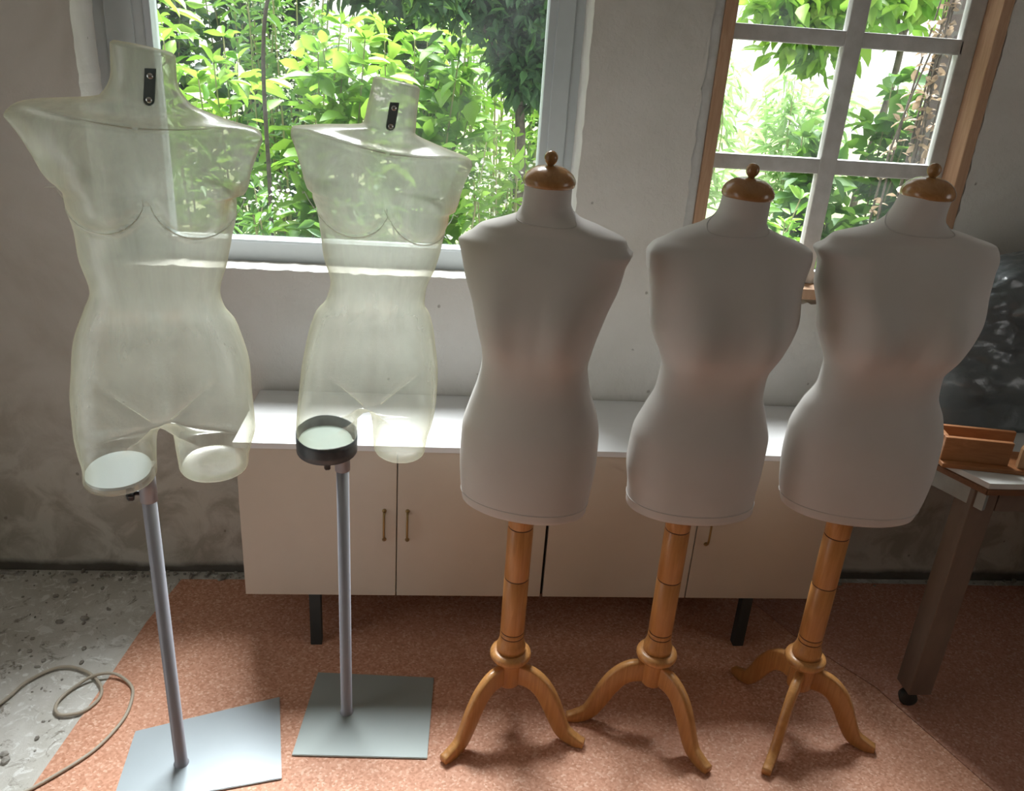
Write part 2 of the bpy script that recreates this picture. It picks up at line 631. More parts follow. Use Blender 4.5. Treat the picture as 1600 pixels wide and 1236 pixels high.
def reparent(o, root):
    """parent with the mesh given in world coordinates"""
    o.parent = root
    o.matrix_parent_inverse = Matrix.Translation(root.location).inverted()
    return o


def pchip(xk, yk, x):
    xk = np.asarray(xk, float); yk = np.asarray(yk, float)
    hh = np.diff(xk); d = np.diff(yk) / hh
    m = np.zeros(len(xk)); m[0] = d[0]; m[-1] = d[-1]
    for i in range(1, len(xk) - 1):
        if d[i - 1] * d[i] > 0:
            w1 = 2 * hh[i] + hh[i - 1]; w2 = hh[i] + 2 * hh[i - 1]
            m[i] = (w1 + w2) / (w1 / d[i - 1] + w2 / d[i])
    i = np.clip(np.searchsorted(xk, x) - 1, 0, len(xk) - 2); t = (x - xk[i]) / hh[i]
    return yk[i] * (2 * t**3 - 3 * t**2 + 1) + hh[i] * m[i] * (t**3 - 2 * t**2 + t) + yk[i + 1] * (-2 * t**3 + 3 * t**2) + hh[i] * m[i + 1] * (t**3 - t**2)


# ------------------------------------------------------------------ room
YW = 2.318           # inner face of the window wall
YO = 2.62            # its outer face
XL, XR, YB, ZC = -1.75, 2.75, -2.6, 2.8
W1 = (-.926, .377, 1.022, 2.50)     # openings: x0, x1, z0, z1
W2 = (.690, 1.500, .99, 2.16)


def jag(x0, z0, x1, z1, n, amp, rng):
    out = []
    for i in range(n):
        t = i / n
        j = 0 if i == 0 else rng.normal(0, amp)
        dx, dz = x1 - x0, z1 - z0
        L = math.hypot(dx, dz)
        out.append((x0 + dx * t - dz / L * j, z0 + dz * t + dx / L * j))
    return out


def opening(w, amp, rng, n=70):
    x0, x1, z0, z1 = w
    return jag(x0, z0, x1, z0, n, amp, rng) + jag(x1, z0, x1, z1, n, amp, rng) + jag(x1, z1, x0, z1, 6, 0, rng) + jag(x0, z1, x0, z0, n, amp, rng)


def build_back_wall():
    rng = np.random.default_rng(3)
    bm = bmesh.new()
    outer = [(XL, -.02), (XR, -.02), (XR, ZC), (XL, ZC)]
    loops = []
    edges = []

    def loop(pts, y):
        vs = [bm.verts.new((p[0], y, p[1])) for p in pts]
        es = [bm.edges.new((vs[i], vs[(i + 1) % len(vs)])) for i in range(len(vs))]
        return vs, es
    o_v, o_e = loop(outer, YW)
    holes = []
    edges += o_e
    for w, amp in ((W1, .0013), (W2, .0024)):
        pts = opening(w, amp, rng)
        hv, he = loop(pts, YW)
        edges += he
        holes.append((w, pts, hv))
    bmesh.ops.triangle_fill(bm, use_beauty=True, edges=edges)
    for w, pts, hv in holes:
        rows = [hv]
        for dy, k in ((.012, .35), (.06, .05), (.104, 0), (YO - YW, 0)):
            row = []
            for (x, z) in pts:
                sx = min(max(x, w[0]), w[1]); sz = min(max(z, w[2]), w[3])
                zz = sz + (z - sz) * k
                if w is W2 and dy > .2:
                    sx += .30 if x > 1.3 else (-.06 if x < .8 else 0)
                if abs(z - w[2]) < .01 and w is W1:
                    zz -= .10 * min(dy, .25)
                row.append(bm.verts.new((sx + (x - sx) * k, YW + dy, zz)))
            rows.append(row)
        for a, b in zip(rows[:-1], rows[1:]):
            n = len(a)
            for i in range(n):
                j = (i + 1) % n
                bm.faces.new((a[i], a[j], b[j], b[i]))
    # outer face so the wall has its real thickness
    o2, e2 = loop(outer, YO)
    ed = list(e2)
    for w, pts, hv in holes:
        ex = (.06, .30) if w is W2 else (0, 0)
        q, qe = loop([(w[0] - ex[0], w[2]), (w[1] + ex[1], w[2]), (w[1] + ex[1], w[3]), (w[0] - ex[0], w[3])], YO + .0005)
        ed += qe
    bmesh.ops.triangle_fill(bm, use_beauty=True, edges=ed)
    for i in range(4):
        j = (i + 1) % 4
        bm.faces.new((o_v[i], o_v[j], o2[j], o2[i]))
    return struct(from_bm('wall_back', bm, MT['plaster']), 'old whitewashed plaster wall with two windows')


build_back_wall()
def build_left_wall():
    # doorway out of view, added to let daylight in from the left
    bm = bmesh.new()
    bm_box(bm, (XL - .2, YB, 0), (XL, .50, ZC))
    bm_box(bm, (XL - .2, 1.20, 0), (XL, YO, ZC))
    bm_box(bm, (XL - .2, .50, 2.1), (XL, 1.20, ZC))
    return struct(from_bm('wall_left', bm, MT['plaster']))


build_left_wall()
def build_right_wall():
    # opening out of view, added to brighten the table side
    bm = bmesh.new()
    bm_box(bm, (XR, YB, 0), (XR + .2, .35, ZC))
    bm_box(bm, (XR, 1.15, 0), (XR + .2, YO, ZC))
    bm_box(bm, (XR, .35, 2.1), (XR + .2, 1.15, ZC))
    bm_box(bm, (XR, .35, 0), (XR + .2, 1.15, .95))
    return struct(from_bm('wall_right', bm, MT['plaster']))


build_right_wall()
struct(box('ceiling', (XL - .2, YB - .2, ZC), (XR + .2, YO, ZC + .15), MT['plaster'], bevel=0))


struct(box('wall_front', (XL - .2, YB - .2, 0), (XR + .2, YB, ZC), MT['plaster'], bevel=0))


def build_floor():
    bm = bmesh.new()
    bm_box(bm, (XL - .2, YB - .2, -.12), (XR + .2, YO, 0))
    struct(from_bm('floor', bm, MT['concrete']), 'flaking grey concrete floor')
    # vinyl sheets
    seam = [(1.03, 2.27), (1.145, 2.008), (1.30, 1.784), (1.42, 1.45), (1.75, .6), (1.9, -.5)]
    a = [(-1.17, -.5), (-.955, 1.0), (-.898, 1.467), (-.856, 1.826), (-.832, 2.06), (-.792, 2.272), (-.2, 2.279), (.5, 2.272)] + seam
    bm = bmesh.new()
    prism(bm, a, 0, .003)
    struct(from_bm('floor_vinyl', bm, MT['vinyl']), 'salmon speckled vinyl floor sheet')
    b = [(x + .003, y) for x, y in seam[::-1]] + [(1.4, 2.29), (2.0, 2.282), (XR, 2.285), (XR, -.5)]
    bm = bmesh.new()
    prism(bm, b, 0, .0036)
    struct(from_bm('floor_vinyl', bm, MT['vinyl_worn']), 'worn brownish vinyl floor sheet beside the table')


build_floor()


def build_rubble():
    rng = np.random.default_rng(5)
    s = Soup()
    for i in range(230):
        if i < 160:
            x = rng.uniform(-1.5, -.5) if rng.random() < .8 else rng.uniform(1.2, 2.2)
            y = YW - abs(rng.normal(0, .022)) - .006
        else:
            y = rng.uniform(1.45, 2.25)
            x = rng.uniform(-1.3, -.92)
        r = abs(rng.normal(0, .0045)) + .002
        z = .003 if x > -.9 else 0
        pts = []
        bm = bmesh.new()
        bmesh.ops.create_icosphere(bm, subdivisions=1, radius=r)
        sc = rng.uniform(.5, 1.4, 3)
        vs = [Vector((v.co.x * sc[0] + x, v.co.y * sc[1] + y, (v.co.z * sc[2] * .6) + r * .3 + z)) for v in bm.verts]
        fs = [tuple(v.index for v in f.verts) for f in bm.faces]
        bm.free()
        s.add(vs, fs)
    o = s.build('plaster_crumbs', MT['rubble'], smooth=False)
    tag(o, 'scattered plaster crumbs along the foot of the wall and on bare concrete', 'debris')
    o['kind'] = 'stuff'


build_rubble()


def build_window_one():
    Y0, Y1 = 2.462, 2.53
    root = thing('window_1', 'large single pane window in grey frame', 'window', (-.27, Y0, 1.02))
    del root['category']
    root['kind'] = 'structure'
    x0, x1, z0, z1 = W1
    bm = bmesh.new()
    zb = z0 - .012
    L, R_, B = -.795, .278, 1.066
    bm_box(bm, (x0 - .004, Y0, zb - .03), (L, Y1, z1), .003)
    bm_box(bm, (R_, Y0, zb - .03), (x1 + .004, Y1, z1), .003)
    bm_box(bm, (L, Y0, zb - .03), (R_, Y1, B), .003)
    bm_box(bm, (L, Y0, 2.40), (R_, Y1, z1), .003)
    # stepped rebate on the frame faces
    bm_box(bm, (R_ + .022, Y0 - .006, B), (R_ + .072, Y0 + .01, 2.40), .002)
    bm_box(bm, (x0 + .03, Y0 - .006, B), (L - .03, Y0 + .01, 2.40), .002)
    reparent(from_bm('window_frame', bm, MT['winmetal']), root)
    bm = bmesh.new()
    bm_box(bm, (L - .001, Y0 - .004, B), (L + .017, Y1 - .01, 2.40), .002)
    bm_box(bm, (L, Y0 - .004, B - .002), (R_, Y1 - .01, B + .007), .002)
    reparent(from_bm('glazing_bead', bm, MT['winstrip']), root)
    bm = bmesh.new()
    bm_box(bm, (L, Y0 + .034, B), (R_, Y0 + .039, 2.40))
    reparent(from_bm('pane', bm, MT['glass']), root)


build_window_one()


def build_window_two():
    root = thing('window_2', 'old six pane wooden casement window', 'window', (1.1, 2.34, 1.02))
    del root['category']
    root['kind'] = 'structure'
    Y0 = YW - .004
    zt, zb = 2.12, 1.005
    bm = bmesh.new()
    bm_box(bm, (.7195, Y0, zb), (.752, 2.42, zt), .003)
    bm_box(bm, (1.466, Y0, zb), (1.497, 2.42, zt), .003)
    bm_box(bm, (.752, Y0, zb), (1.466, 2.42, zb + .032), .003)
    bm_box(bm, (.752, Y0, zt - .035), (1.466, 2.42, zt), .003)
    reparent(from_bm('window_frame', bm, MT['winwood']), root)
    ys0, ys1 = 2.385, 2.412
    bm = bmesh.new()
    bm_box(bm, (.688, YW + .004, zb), (.7190, 2.40, zt), .002)
    reparent(from_bm('jamb_lining', bm, MT['winpaint']), root)
    bm = bmesh.new()
    rng = np.random.default_rng(9)

    def bar(lo, hi):
        # wobbly flaking putty edge on each bar
        bm_box(bm, lo, hi, .004)
    bar((.752, ys0, 1.037), (.776, ys1, 2.085))
    bar((1.418, ys0, 1.037), (1.466, ys1, 2.085))
    bar((1.086, ys0 - .004, 1.037), (1.137, ys1, 2.085))
    for za, zb_ in ((1.037, 1.075), (1.362, 1.405), (1.703, 1.744), (2.045, 2.085)):
        bar((.770, ys0, za), (1.09, ys1, zb_))
        bar((1.133, ys0, za), (1.43, ys1, zb_))
    reparent(from_bm('sash', bm, MT['winpaint']), root)
    bm = bmesh.new()
    bm_box(bm, (.77, 2.398, 1.06), (1.43, 2.401, 2.06))
    reparent(from_bm('pane', bm, MT['glass']), root)


build_window_two()


# ------------------------------------------------------------------ white dress forms
FORM_Z = [0, .03, .09, .16, .23, .29, .345, .40, .43, .46, .49, .52, .58, .625, .65, .668, .682, .70, .715, .735, .785]
FORM_F = [.085, .095, .105, .107, .103, .09, .0807, .0827, .085, .088, .092, .095, .091, .083, .0747, .068, .062, .058, .054, .052, .050]
FORM_B = [.085, .095, .11, .12, .115, .095, .0793, .0797, .083, .088, .0925, .094, .0955, .0857, .0751, .068, .062, .058, .054, .052, .050]
FORM_K = [1, 1, 1, 1, 1, 1, 1, 1, 1, 1, 1, 1, 1, 1.02, 1.03, 1.02, 1, 1, 1, 1, 1]
TH = np.linspace(0, 2 * PI, 96, endpoint=False)


def form_surface(S, zs):
    W = pchip(FORM_Z, S['w'], zs)[:, None]; Fr = pchip(FORM_Z, FORM_F, zs)[:, None]
    Bk = pchip(FORM_Z, FORM_B, zs)[:, None]; cx = pchip(FORM_Z, S['c'], zs)[:, None]
    ex = pchip(FORM_Z, FORM_K, zs)[:, None]
    n = 2 / 2.15
    c, s = np.cos(TH)[None], np.sin(TH)[None]
    x = np.clip(W * ex * np.sign(c) * np.abs(c) ** n, -W, W)
    y = np.where(s < 0, Fr, Bk) * np.sign(s) * np.abs(s) ** n
    bx, bz, ba, bs = S['bust']
    front = np.where(s < 0, np.abs(s) ** .5, 0)
    for sg in (-1, 1):
        dz = (zs[:, None] - bz) * np.where(zs[:, None] > bz, .58, 1.1)
        y = y - ba * front * np.exp(-(((x - sg * bx) * np.where(np.abs(x) < bx, .90, .95)) ** 2 + dz ** 2) / (2 * bs * bs)) * np.where(np.sign(x) == sg, 1.0, np.exp(-(x / .03) ** 2))
    P = np.stack([x + cx, y, np.broadcast_to(zs[:, None], x.shape)], -1)
    a = S['rot']
    return np.stack([P[..., 0] * math.cos(a) - P[..., 1] * math.sin(a), P[..., 0] * math.sin(a) + P[..., 1] * math.cos(a), P[..., 2]], -1)


def grid_faces(rows, cols, off=0):
    f = []
    for i in range(rows - 1):
        for k in range(cols):
            k2 = (k + 1) % cols
            f.append((off + i * cols + k, off + i * cols + k2, off + (i + 1) * cols + k2, off + (i + 1) * cols + k))
    return f


def stand_leg(root, cx, cy, ang, R=.205):
    """curved flat pine leg, swept with a rounded rectangular section"""
    cl = [(.022, .172), (.060, .170), (.092, .150), (.118, .112), (.138, .070), (.160, .034), (R - .012, .0185), (R + .012, .0165)]
    hh = [.030, .030, .027, .025, .0225, .020, .0165, .0095]
    pts = catmull([(r, z, h) for (r, z), h in zip(cl, hh)], 6)
    vs, fs = [], []
    d = np.array([math.cos(ang), math.sin(ang), 0]); s = np.array([-math.sin(ang), math.cos(ang), 0])
    n = len(pts)
    hw = .0115
    for i, p in enumerate(pts):
        q0, q1 = pts[max(i - 1, 0)], pts[min(i + 1, n - 1)]
        t = np.array([q1[0] - q0[0], q1[1] - q0[1]]); t /= np.linalg.norm(t)
        nv = np.array([-t[1], t[0]])
        h = p[2]
        for (a, b) in ((-1, -.8), (-.75, -1), (.75, -1), (1, -.8), (1, .8), (.75, 1), (-.75, 1), (-1, .8)):
            rr = p[0] + nv[0] * h * b; zz = max(p[1] + nv[1] * h * b, .0032)
            v = np.array([cx, cy, 0]) + d * rr + s * (hw * a)
            vs.append((v[0], v[1], zz))
    fs = grid_faces(n, 8)
    fs.append(tuple(range(8))[::-1]); fs.append(tuple((n - 1) * 8 + k for k in range(8)))
    o = link_mesh('leg', vs, fs, MT['pine'], smooth=True)
    reparent(o, root)
    return o


def dress_form(label, S, stand, feet_ang, cap_tilt):
    sx, sy = stand
    px, py, z0 = S['pos']
    root = thing('dress_form', label, 'dress form', (sx, sy, 0), 'white dress forms on pine tripod stands')
    zs = np.concatenate([np.linspace(S['cut'], .64, 80), np.linspace(.645, .785, 44)])
    G = form_surface(S, zs) + np.array([px, py, z0])
    # softly rounded hem closing under the body
    cen = G[0].mean(0)
    rows = [cen + (G[0] - cen) * k + np.array([0, 0, dz]) for k, dz in ((.30, .004), (.80, -.004), (.955, -.004), (.985, -.001))]
    top = G[-1].mean(0)
    rows2 = [top + (G[-1] - top) * k + np.array([0, 0, .003]) for k in (.8, .2)]
    A = np.concatenate([np.array(rows), G, np.array(rows2)])
    n, m = A.shape[:2]
    f = grid_faces(n, m)
    f.append(tuple(range(m))[::-1]); f.append(tuple((n - 1) * m + k for k in range(m)))
    torso = reparent(link_mesh('torso', A.reshape(-1, 3), f, MT['fabric']), root)
    for nm, zq in (('neck_seam', .724), ('hem_seam', S['cut'] + .022)):
        rz = zq + (.024 * np.sin(TH) if nm == 'neck_seam' else 0 * TH)
        ring = form_surface(S, rz)[np.arange(96), np.arange(96)] + np.array([px, py, z0])
        c = ring.mean(0)
        ring = c + (ring - c) * 1.002
        reparent(tube(nm, ring, .0013, MT['seam'], None, 6, True), root)
    # side seams
    for idx in (int(96 * .455), int(96 * .045)):
        zq = np.linspace(S['cut'] + .02, .655, 60)
        line = form_surface(S, zq)[:, idx] + np.array([px, py, z0])
        reparent(tube('side_seam', line, .0011, MT['seam'], None, 5), root)
    # turned cap and egg knob
    zt = z0 + .785
    ax = Vector((cap_tilt[0], cap_tilt[1], 1)).normalized()
    c = Vector((top[0], top[1], zt - .015))
    prof = [(.047, 0), (.0515, .003), (.0535, .008), (.0535, .0125), (.052, .018), (.047, .026), (.039, .033), (.029, .0385), (.018, .041), (.008, .042), (0, .042)]
    v, ff = lathe([(0, 0)] + prof, 48, c, ax)
    cap = reparent(link_mesh('neck_cap', v, ff, MT['cap']), root)
    kp = [(0, .0405), (.0065, .0405), (.0062, .0425), (.0088, .0455), (.0122, .050), (.0138, .056), (.0130, .0620), (.0095, .0672), (.0045, .0700), (0, .0705)]
    v, ff = lathe(kp, 28, c, ax)
    knob = link_mesh('knob', v, ff, MT['cap'])
    knob.parent = cap
    # pole, turned with dark rings in its grooves
    pr = [(.0, .240), (.036, .240), (.0365, .256), (.0335, .266), (.031, .274), (.0305, .279)]
    for gz in (.286, .300, .46, .605):
        pr += [(.0305, gz - .004), (.0288, gz - .0015), (.0288, gz + .0015), (.0305, gz + .004)]
    pr += [(.0305, z0 + S['cut'] + .02), (0, z0 + S['cut'] + .02)]
    v, ff = lathe(pr, 32, (sx, sy, 0))
    pole = reparent(link_mesh('pole', v, ff, MT['pine']), root)
    for gz in (.286, .300, .46, .605):
        v, ff = lathe([(.0284, gz - .0012), (.0292, gz - .0012), (.0292, gz + .0012), (.0284, gz + .0012)], 32, (sx, sy, 0))
        g = link_mesh('groove', v, ff, MT['groove'])
        reparent(g, pole) if False else setattr(g, 'parent', pole)
        g.matrix_parent_inverse = Matrix.Translation(root.location).inverted()
        g.matrix_parent_inverse = Matrix.Identity(4)
    v, ff = lathe([(0, .134), (.026, .134), (.0315, .141), (.0325, .208), (.034, .217), (.049, .219), (.052, .224), (.0525, .230), (.050, .237), (.040, .241), (0, .241)], 40, (sx, sy, 0))
    reparent(link_mesh('collar', v, ff, MT['pine']), root)
    for a in feet_ang:
        stand_leg(root, sx, sy, a)
    return root


FORMS = [
    dict(w=[.1464, .1464, .1524, .1574, .1558, .1429, .1248, .1157, .1192, .126, .1346, .1431, .1645, .1727, .1805, .1627, .1522, .1053, .0641, .0495, .0470],
         c=[0, -.001, -.0018, -.0005, .0001, .0014, -.0005, -.001, .0007, .0004, 0, -.0002, -.0022, -.0025, 0, .0055, .0100, .0095, .0018, -.0036, -.002],
         cut=.045, bust=(.082, .463, .042, .048), rot=-.3233, pos=(.2164, 1.6757, .6225)),
    dict(w=[.145, .152, .1515, .1584, .1566, .139, .1208, .1179, .126, .141, .1545, .1615, .1641, .1701, .1729, .1681, .1487, .1052, .0689, .0516, .0472],
         c=[.0001, -.0001, -.0023, -.005, -.0027, -.0006, .0014, .0029, .0018, .001, .0026, .0038, -.0028, -.0063, -.0061, -.002, .0001, -.0092, -.006, .0066, .0110],
         cut=.048, bust=(.082, .466, .056, .047), rot=-.019, pos=(.6136, 1.6752, .6215)),
    dict(w=[.1453, .1539, .168, .1736, .1719, .157, .1325, .1286, .1395, .153, .167, .174, .1821, .1805, .1881, .1773, .1703, .1126, .0702, .0544, .0476],
         c=[0, 0, .0001, .0002, -.0002, .0019, .0028, .0012, -.0003, 0, .0029, .0054, -.004, -.0058, -.0123, -.0031, -.0008, 0, -.0104, -.0073, .0028],
         cut=.038, bust=(.084, .470, .066, .047), rot=-.1442, pos=(.9957, 1.66, .6445)),
]


def angs(c, pts):
    return [math.atan2(p[1] - c[1], p[0] - c[0]) for p in pts]


dress_form('white jersey dress form nearest the clear mannequins, shoulders square to the view', FORMS[0], (.212, 1.665),
           angs((.212, 1.665), [(.069, 1.541), (.379, 1.585)]) + [math.radians(84)], (.0, -.02))
dress_form('white jersey dress form in the middle of the three white ones', FORMS[1], (.592, 1.665),
           angs((.61, 1.665), [(.429, 1.665), (.719, 1.498)]) + [math.radians(66)], (.03, -.02))
dress_form('white jersey dress form with the fullest bust, nearest the steel legged table', FORMS[2], (.985, 1.648),
           angs((.985, 1.648), [(.855, 1.473), (1.157, 1.557), (.90, 1.835)]), (.0, -.02))


# ------------------------------------------------------------------ clear plastic mannequins
def mannequin_shell(S, root):
    zk = S['z']; zc = S['crotch']
    n = 2 / 2.15
    half = 64
    full = 2 * half
    # ring angles start at the front centre and run over image-right (+x) to the back and round
    th = -PI / 2 + 2 * PI * np.arange(full) / full

    def ring(z, leg_shape=None):
        W = pchip(zk, S['w'], z); Fr = pchip(zk, S['f'], z); Bk = pchip(zk, S['b'], z); cx = pchip(zk, S['c'], z); ex = pchip(zk, S['k'], z)
        c, s = np.cos(th), np.sin(th)
        x = np.clip(W * ex * np.sign(c) * np.abs(c) ** n, -W, W)
        y = np.where(s < 0, Fr, Bk) * np.sign(s) * np.abs(s) ** n
        return x, y, cx, W, Fr, Bk

    def details(x, y, z, cx):
        bx, bz, ba, bs = S['bust']
        front = np.where(np.sin(th) < 0, np.abs(np.sin(th)) ** .5, 0)
        t_ = min(1, max(0, (bz + .035 - z) / .07)); low = t_ * t_ * (3 - 2 * t_)
        R_ = .073
        for sg in (-1, 1):
            d2 = (x - sg * bx) ** 2 + ((z - bz) * .72) ** 2
            soft = np.exp(-d2 / (2 * bs * bs))
            d = np.sqrt((x - sg * bx) ** 2 + ((z - bz) * 1.02) ** 2)
            cup = np.sqrt(np.clip(1 - (d / R_) ** 2, 0, 1)) + .12 * np.exp(-((d - R_) / .02) ** 2) * (d > R_)
            y = y - ba * front * (soft * (1 - low) + cup * low)
            # moulded rim below each breast
            y = y - .010 * front * low * np.exp(-((d - R_ - .004) / .0045) ** 2)
        # collar bones: a ridge falling to the notch at the throat
        zr = S['clav'] + .13 * np.abs(x) ** 1.2
        y = y - .015 * front * np.exp(-((z - zr) / .0060) ** 2) * np.clip((.17 - np.abs(x)) / .03, 0, 1)
        y = y + .009 * front * np.exp(-((z - zr - .018) / .010) ** 2) * np.clip((.15 - np.abs(x)) / .04, 0, 1)
        # groin creases and belly
        for sg in (-1, 1):
            line = zc + .008 + .85 * np.clip(sg * x - .012, 0, 1)
            gate = np.exp(-((sg * x - .05) / .045) ** 2)
            y = y + .008 * front * gate * np.exp(-((z - line) / .008) ** 2)
        y = y - .010 * front * np.exp(-(x / .07) ** 2 - ((z - zc - .14) / .08) ** 2)
        y = y + .0045 * front * np.exp(-(x / .007) ** 2 - ((z - zc - .185) / .010) ** 2)
        # spine hollow and buttock cleft behind
        back = np.where(np.sin(th) > 0, np.sin(th), 0)
        y = y - .012 * back * np.exp(-(x / .018) ** 2) * (.35 + .65 * np.exp(-((z - zc - .04) / .07) ** 2))
        return y

    def sag(y, z):
        # the fold between the thighs drops towards the back
        zb_ = min(S['leg_z'])
        fade = np.clip((z - zb_) / (zc - zb_), 0, 1) if z < zc else np.clip(1 - (z - zc) / .16, 0, 1)
        t = np.clip((y + .09) / .20, 0, 1)
        return -.085 * fade * fade * (3 - 2 * fade) * t

    def finish(x, y, z, cx):
        tz = S['tilt'] * np.clip((z - 1.1) / .25, 0, 1) * (x + cx) + S['necktilt'] * np.clip((z - S['shoulder']) / .06, 0, 1) * (x + cx - .03) + sag(y, z)
        a = S['rot']
        X = x + cx
        return np.stack([S['pos'][0] + X * math.cos(a) - y * math.sin(a), S['pos'][1] + X * math.sin(a) + y * math.cos(a), z + tz], -1)
    V, Fc = [], []

    def add(P):
        o = len(V)
        V.extend(P)
        return list(range(o, o + len(P)))
    top = zk[-1]
    zs = np.concatenate([np.linspace(zc, 1.33, 74), np.linspace(1.335, S['shoulder'], 60), np.linspace(S['shoulder'] + .003, top, 34)])
    prev = None
    ring0 = None
    for z in zs:
        x, y, cx, W, Fr, Bk = ring(z)
        y = details(x, y, z, cx)
        ids = add(finish(x, y, z, cx))
        if prev is None:
            ring0 = ids
        else:
            for k in range(full):
                k2 = (k + 1) % full
                Fc.append((prev[k], prev[k2], ids[k2], ids[k]))
        prev = ids
    # flat cut at the top of the neck
    A = np.array([V[i] for i in prev]); c = A.mean(0)
    p2 = prev
    for kk, dz in ((.9, .004), (.55, .005), (.15, .005)):
        q = add(c + (A - c) * kk + np.array([0, 0, dz]))
        for k in range(full):
            k2 = (k + 1) % full
            Fc.append((p2[k], p2[k2], q[k2], q[k]))
        p2 = q
    Fc.append(tuple(p2))
    # crotch bridge and two thighs
    x0, y0, cx0, W0, F0, B0 = ring(zc)
    y0 = details(x0, y0, zc, cx0)
    nb = 19
    mid = S['mid']
    tt = np.linspace(0, 1, nb + 2)[1:-1]
    by = y0[0] + (y0[half] - y0[0]) * tt
    bz = np.full(nb, zc)
    bx = mid - cx0 + 0 * by
    br = add(finish(bx, by, zc, cx0))
    bottoms = {}
    for side in (1, -1):
        if side == 1:
            outer = list(range(0, half + 1))                     # front -> right -> back
        else:
            outer = [0] + list(range(full - 1, half - 1, -1))    # front -> left -> back
        start = [ring0[i] for i in outer] + br[::-1]             # then back to the front along the bridge
        cnt = len(start)
        zb = S['leg_z'][0 if side == -1 else 1]
        ta = np.linspace(-PI / 2, PI / 2, half + 1)
        ti = np.linspace(PI / 2, 3 * PI / 2, nb + 2)[1:-1]
        prev = start
        steps = np.concatenate([zc - np.array([.003, .008, .015, .024, .035]), np.linspace(zc - .048, zb, 16)])
        for z in steps:
            x, y, cx, W, Fr, Bk = ring(z)
            g = np.interp(zc - z, [0, .010, .05, .2], [.009, .016, .0175, .5 * S['gap']])
            inner = mid + side * g                                # absolute local x of the inner thigh
            outr = cx + side * W
            lc, hw = (inner + outr) / 2, abs(outr - inner) / 2
            s = min(1, (zc - z) / .07); s = s * s * (3 - 2 * s)
            lf, lb = Fr * (1 - .02 * s), Bk * (1 - .04 * s)
            nn = 2 / 2.1
            def se(a, h):
                return h * np.sign(np.cos(a)) * np.abs(np.cos(a)) ** nn
            ex_ = lc + side * se(ta, hw); ey = np.where(np.sin(ta) < 0, lf, lb) * np.sign(np.sin(ta)) * np.abs(np.sin(ta)) ** nn
            ix_ = lc + side * se(ti, hw); iy = np.where(np.sin(ti) < 0, lf, lb) * np.sign(np.sin(ti)) * np.abs(np.sin(ti)) ** nn
            yd = details(x, y, z, cx)
            tx, ty = (x + cx)[outer], yd[outer]
            # torso halves must start from the inner line
            tx = np.where(side * (tx - mid) < g, inner, tx)
            jx = inner + 0 * by; jy = (ty[0] + (ty[-1] - ty[0]) * tt)[::-1]
            X = np.concatenate([tx * (1 - s) + ex_ * s, jx * (1 - s) + ix_ * s]); Y = np.concatenate([ty * (1 - s) + ey * s, jy * (1 - s) + iy * s])
            a = S['rot']
            P = np.stack([S['pos'][0] + X * math.cos(a) - Y * math.sin(a), S['pos'][1] + X * math.sin(a) + Y * math.cos(a), z + sag(Y, z)], -1)
            ids = add(P)
            for k in range(cnt):
                k2 = (k + 1) % cnt
                q = (prev[k], ids[k], ids[k2], prev[k2])
                Fc.append(q if side == 1 else q[::-1])
            prev = ids
        A = np.array([V[i] for i in prev]); c = A.mean(0)
        bottoms[side] = A
        p2 = prev
        for kk, dz in ((.975, -.004), (.93, -.006), (.5, -.004), (.12, -.004)):
            q = add(c + (A - c) * kk + np.array([0, 0, dz]))
            for k in range(cnt):
                k2 = (k + 1) % cnt
                qd = (p2[k], q[k], q[k2], p2[k2])
                Fc.append(qd if side == 1 else qd[::-1])
            p2 = q
        Fc.append(tuple(p2) if side == -1 else tuple(p2[::-1]))
    o = reparent(link_mesh('torso', V, Fc, MT['plastic']), root)
    # throat bracket position on the front of the neck
    zb0, zb1 = S['bracket']
    def front(z, dx):
        x, y, cx, W, Fr, Bk = ring(z)
        xx = np.array([dx]); yy = np.array([-Fr * (1 - min(1, abs(dx) / W) ** 2.15) ** .465])
        return finish(xx, yy, z, cx)[0]
    # raised moulded lines: below each breast, along the collar bones, in the groins
    def skin(xl, z):
        x, y, cx, W, Fr, Bk = ring(z)
        y = details(x, y, z, cx)
        m = np.sin(th) < .05
        o_ = np.argsort(x[m])
        return finish(np.array([xl]), np.array([np.interp(xl, x[m][o_], y[m][o_])]), z, cx)[0]
    bx, bz, ba, bs = S['bust']
    for sg in (-1, 1):
        pts = [skin(sg * bx + .076 * math.cos(t), bz + .074 * math.sin(t)) for t in np.linspace(math.radians(188), math.radians(352), 40)]
        v, f = tube_data(pts, [.0004 + .0012 * math.sin(PI * k / 39) for k in range(40)], 6); reparent(link_mesh('moulded_line', v, f, MT['rim']), root)
        pts = []
        for k in range(40):
            xx = sg * (.004 + .118 * k / 39)
            pts.append(skin(xx, S['clav'] + .13 * abs(xx) ** 1.2))
        v, f = tube_data(pts, list(np.linspace(.0017, .0005, 40)), 6); reparent(link_mesh('moulded_line', v, f, MT['rim']), root)
        pts = []
        for k in range(30):
            xx = sg * (.018 + .055 * k / 29)
            pts.append(skin(xx, zc + .010 + .85 * (abs(xx) - .012)))
        v, f = tube_data(pts, list(np.linspace(.0014, .0004, 30)), 6); reparent(link_mesh('moulded_line', v, f, MT['rim']), root)
    return o, bottoms, front


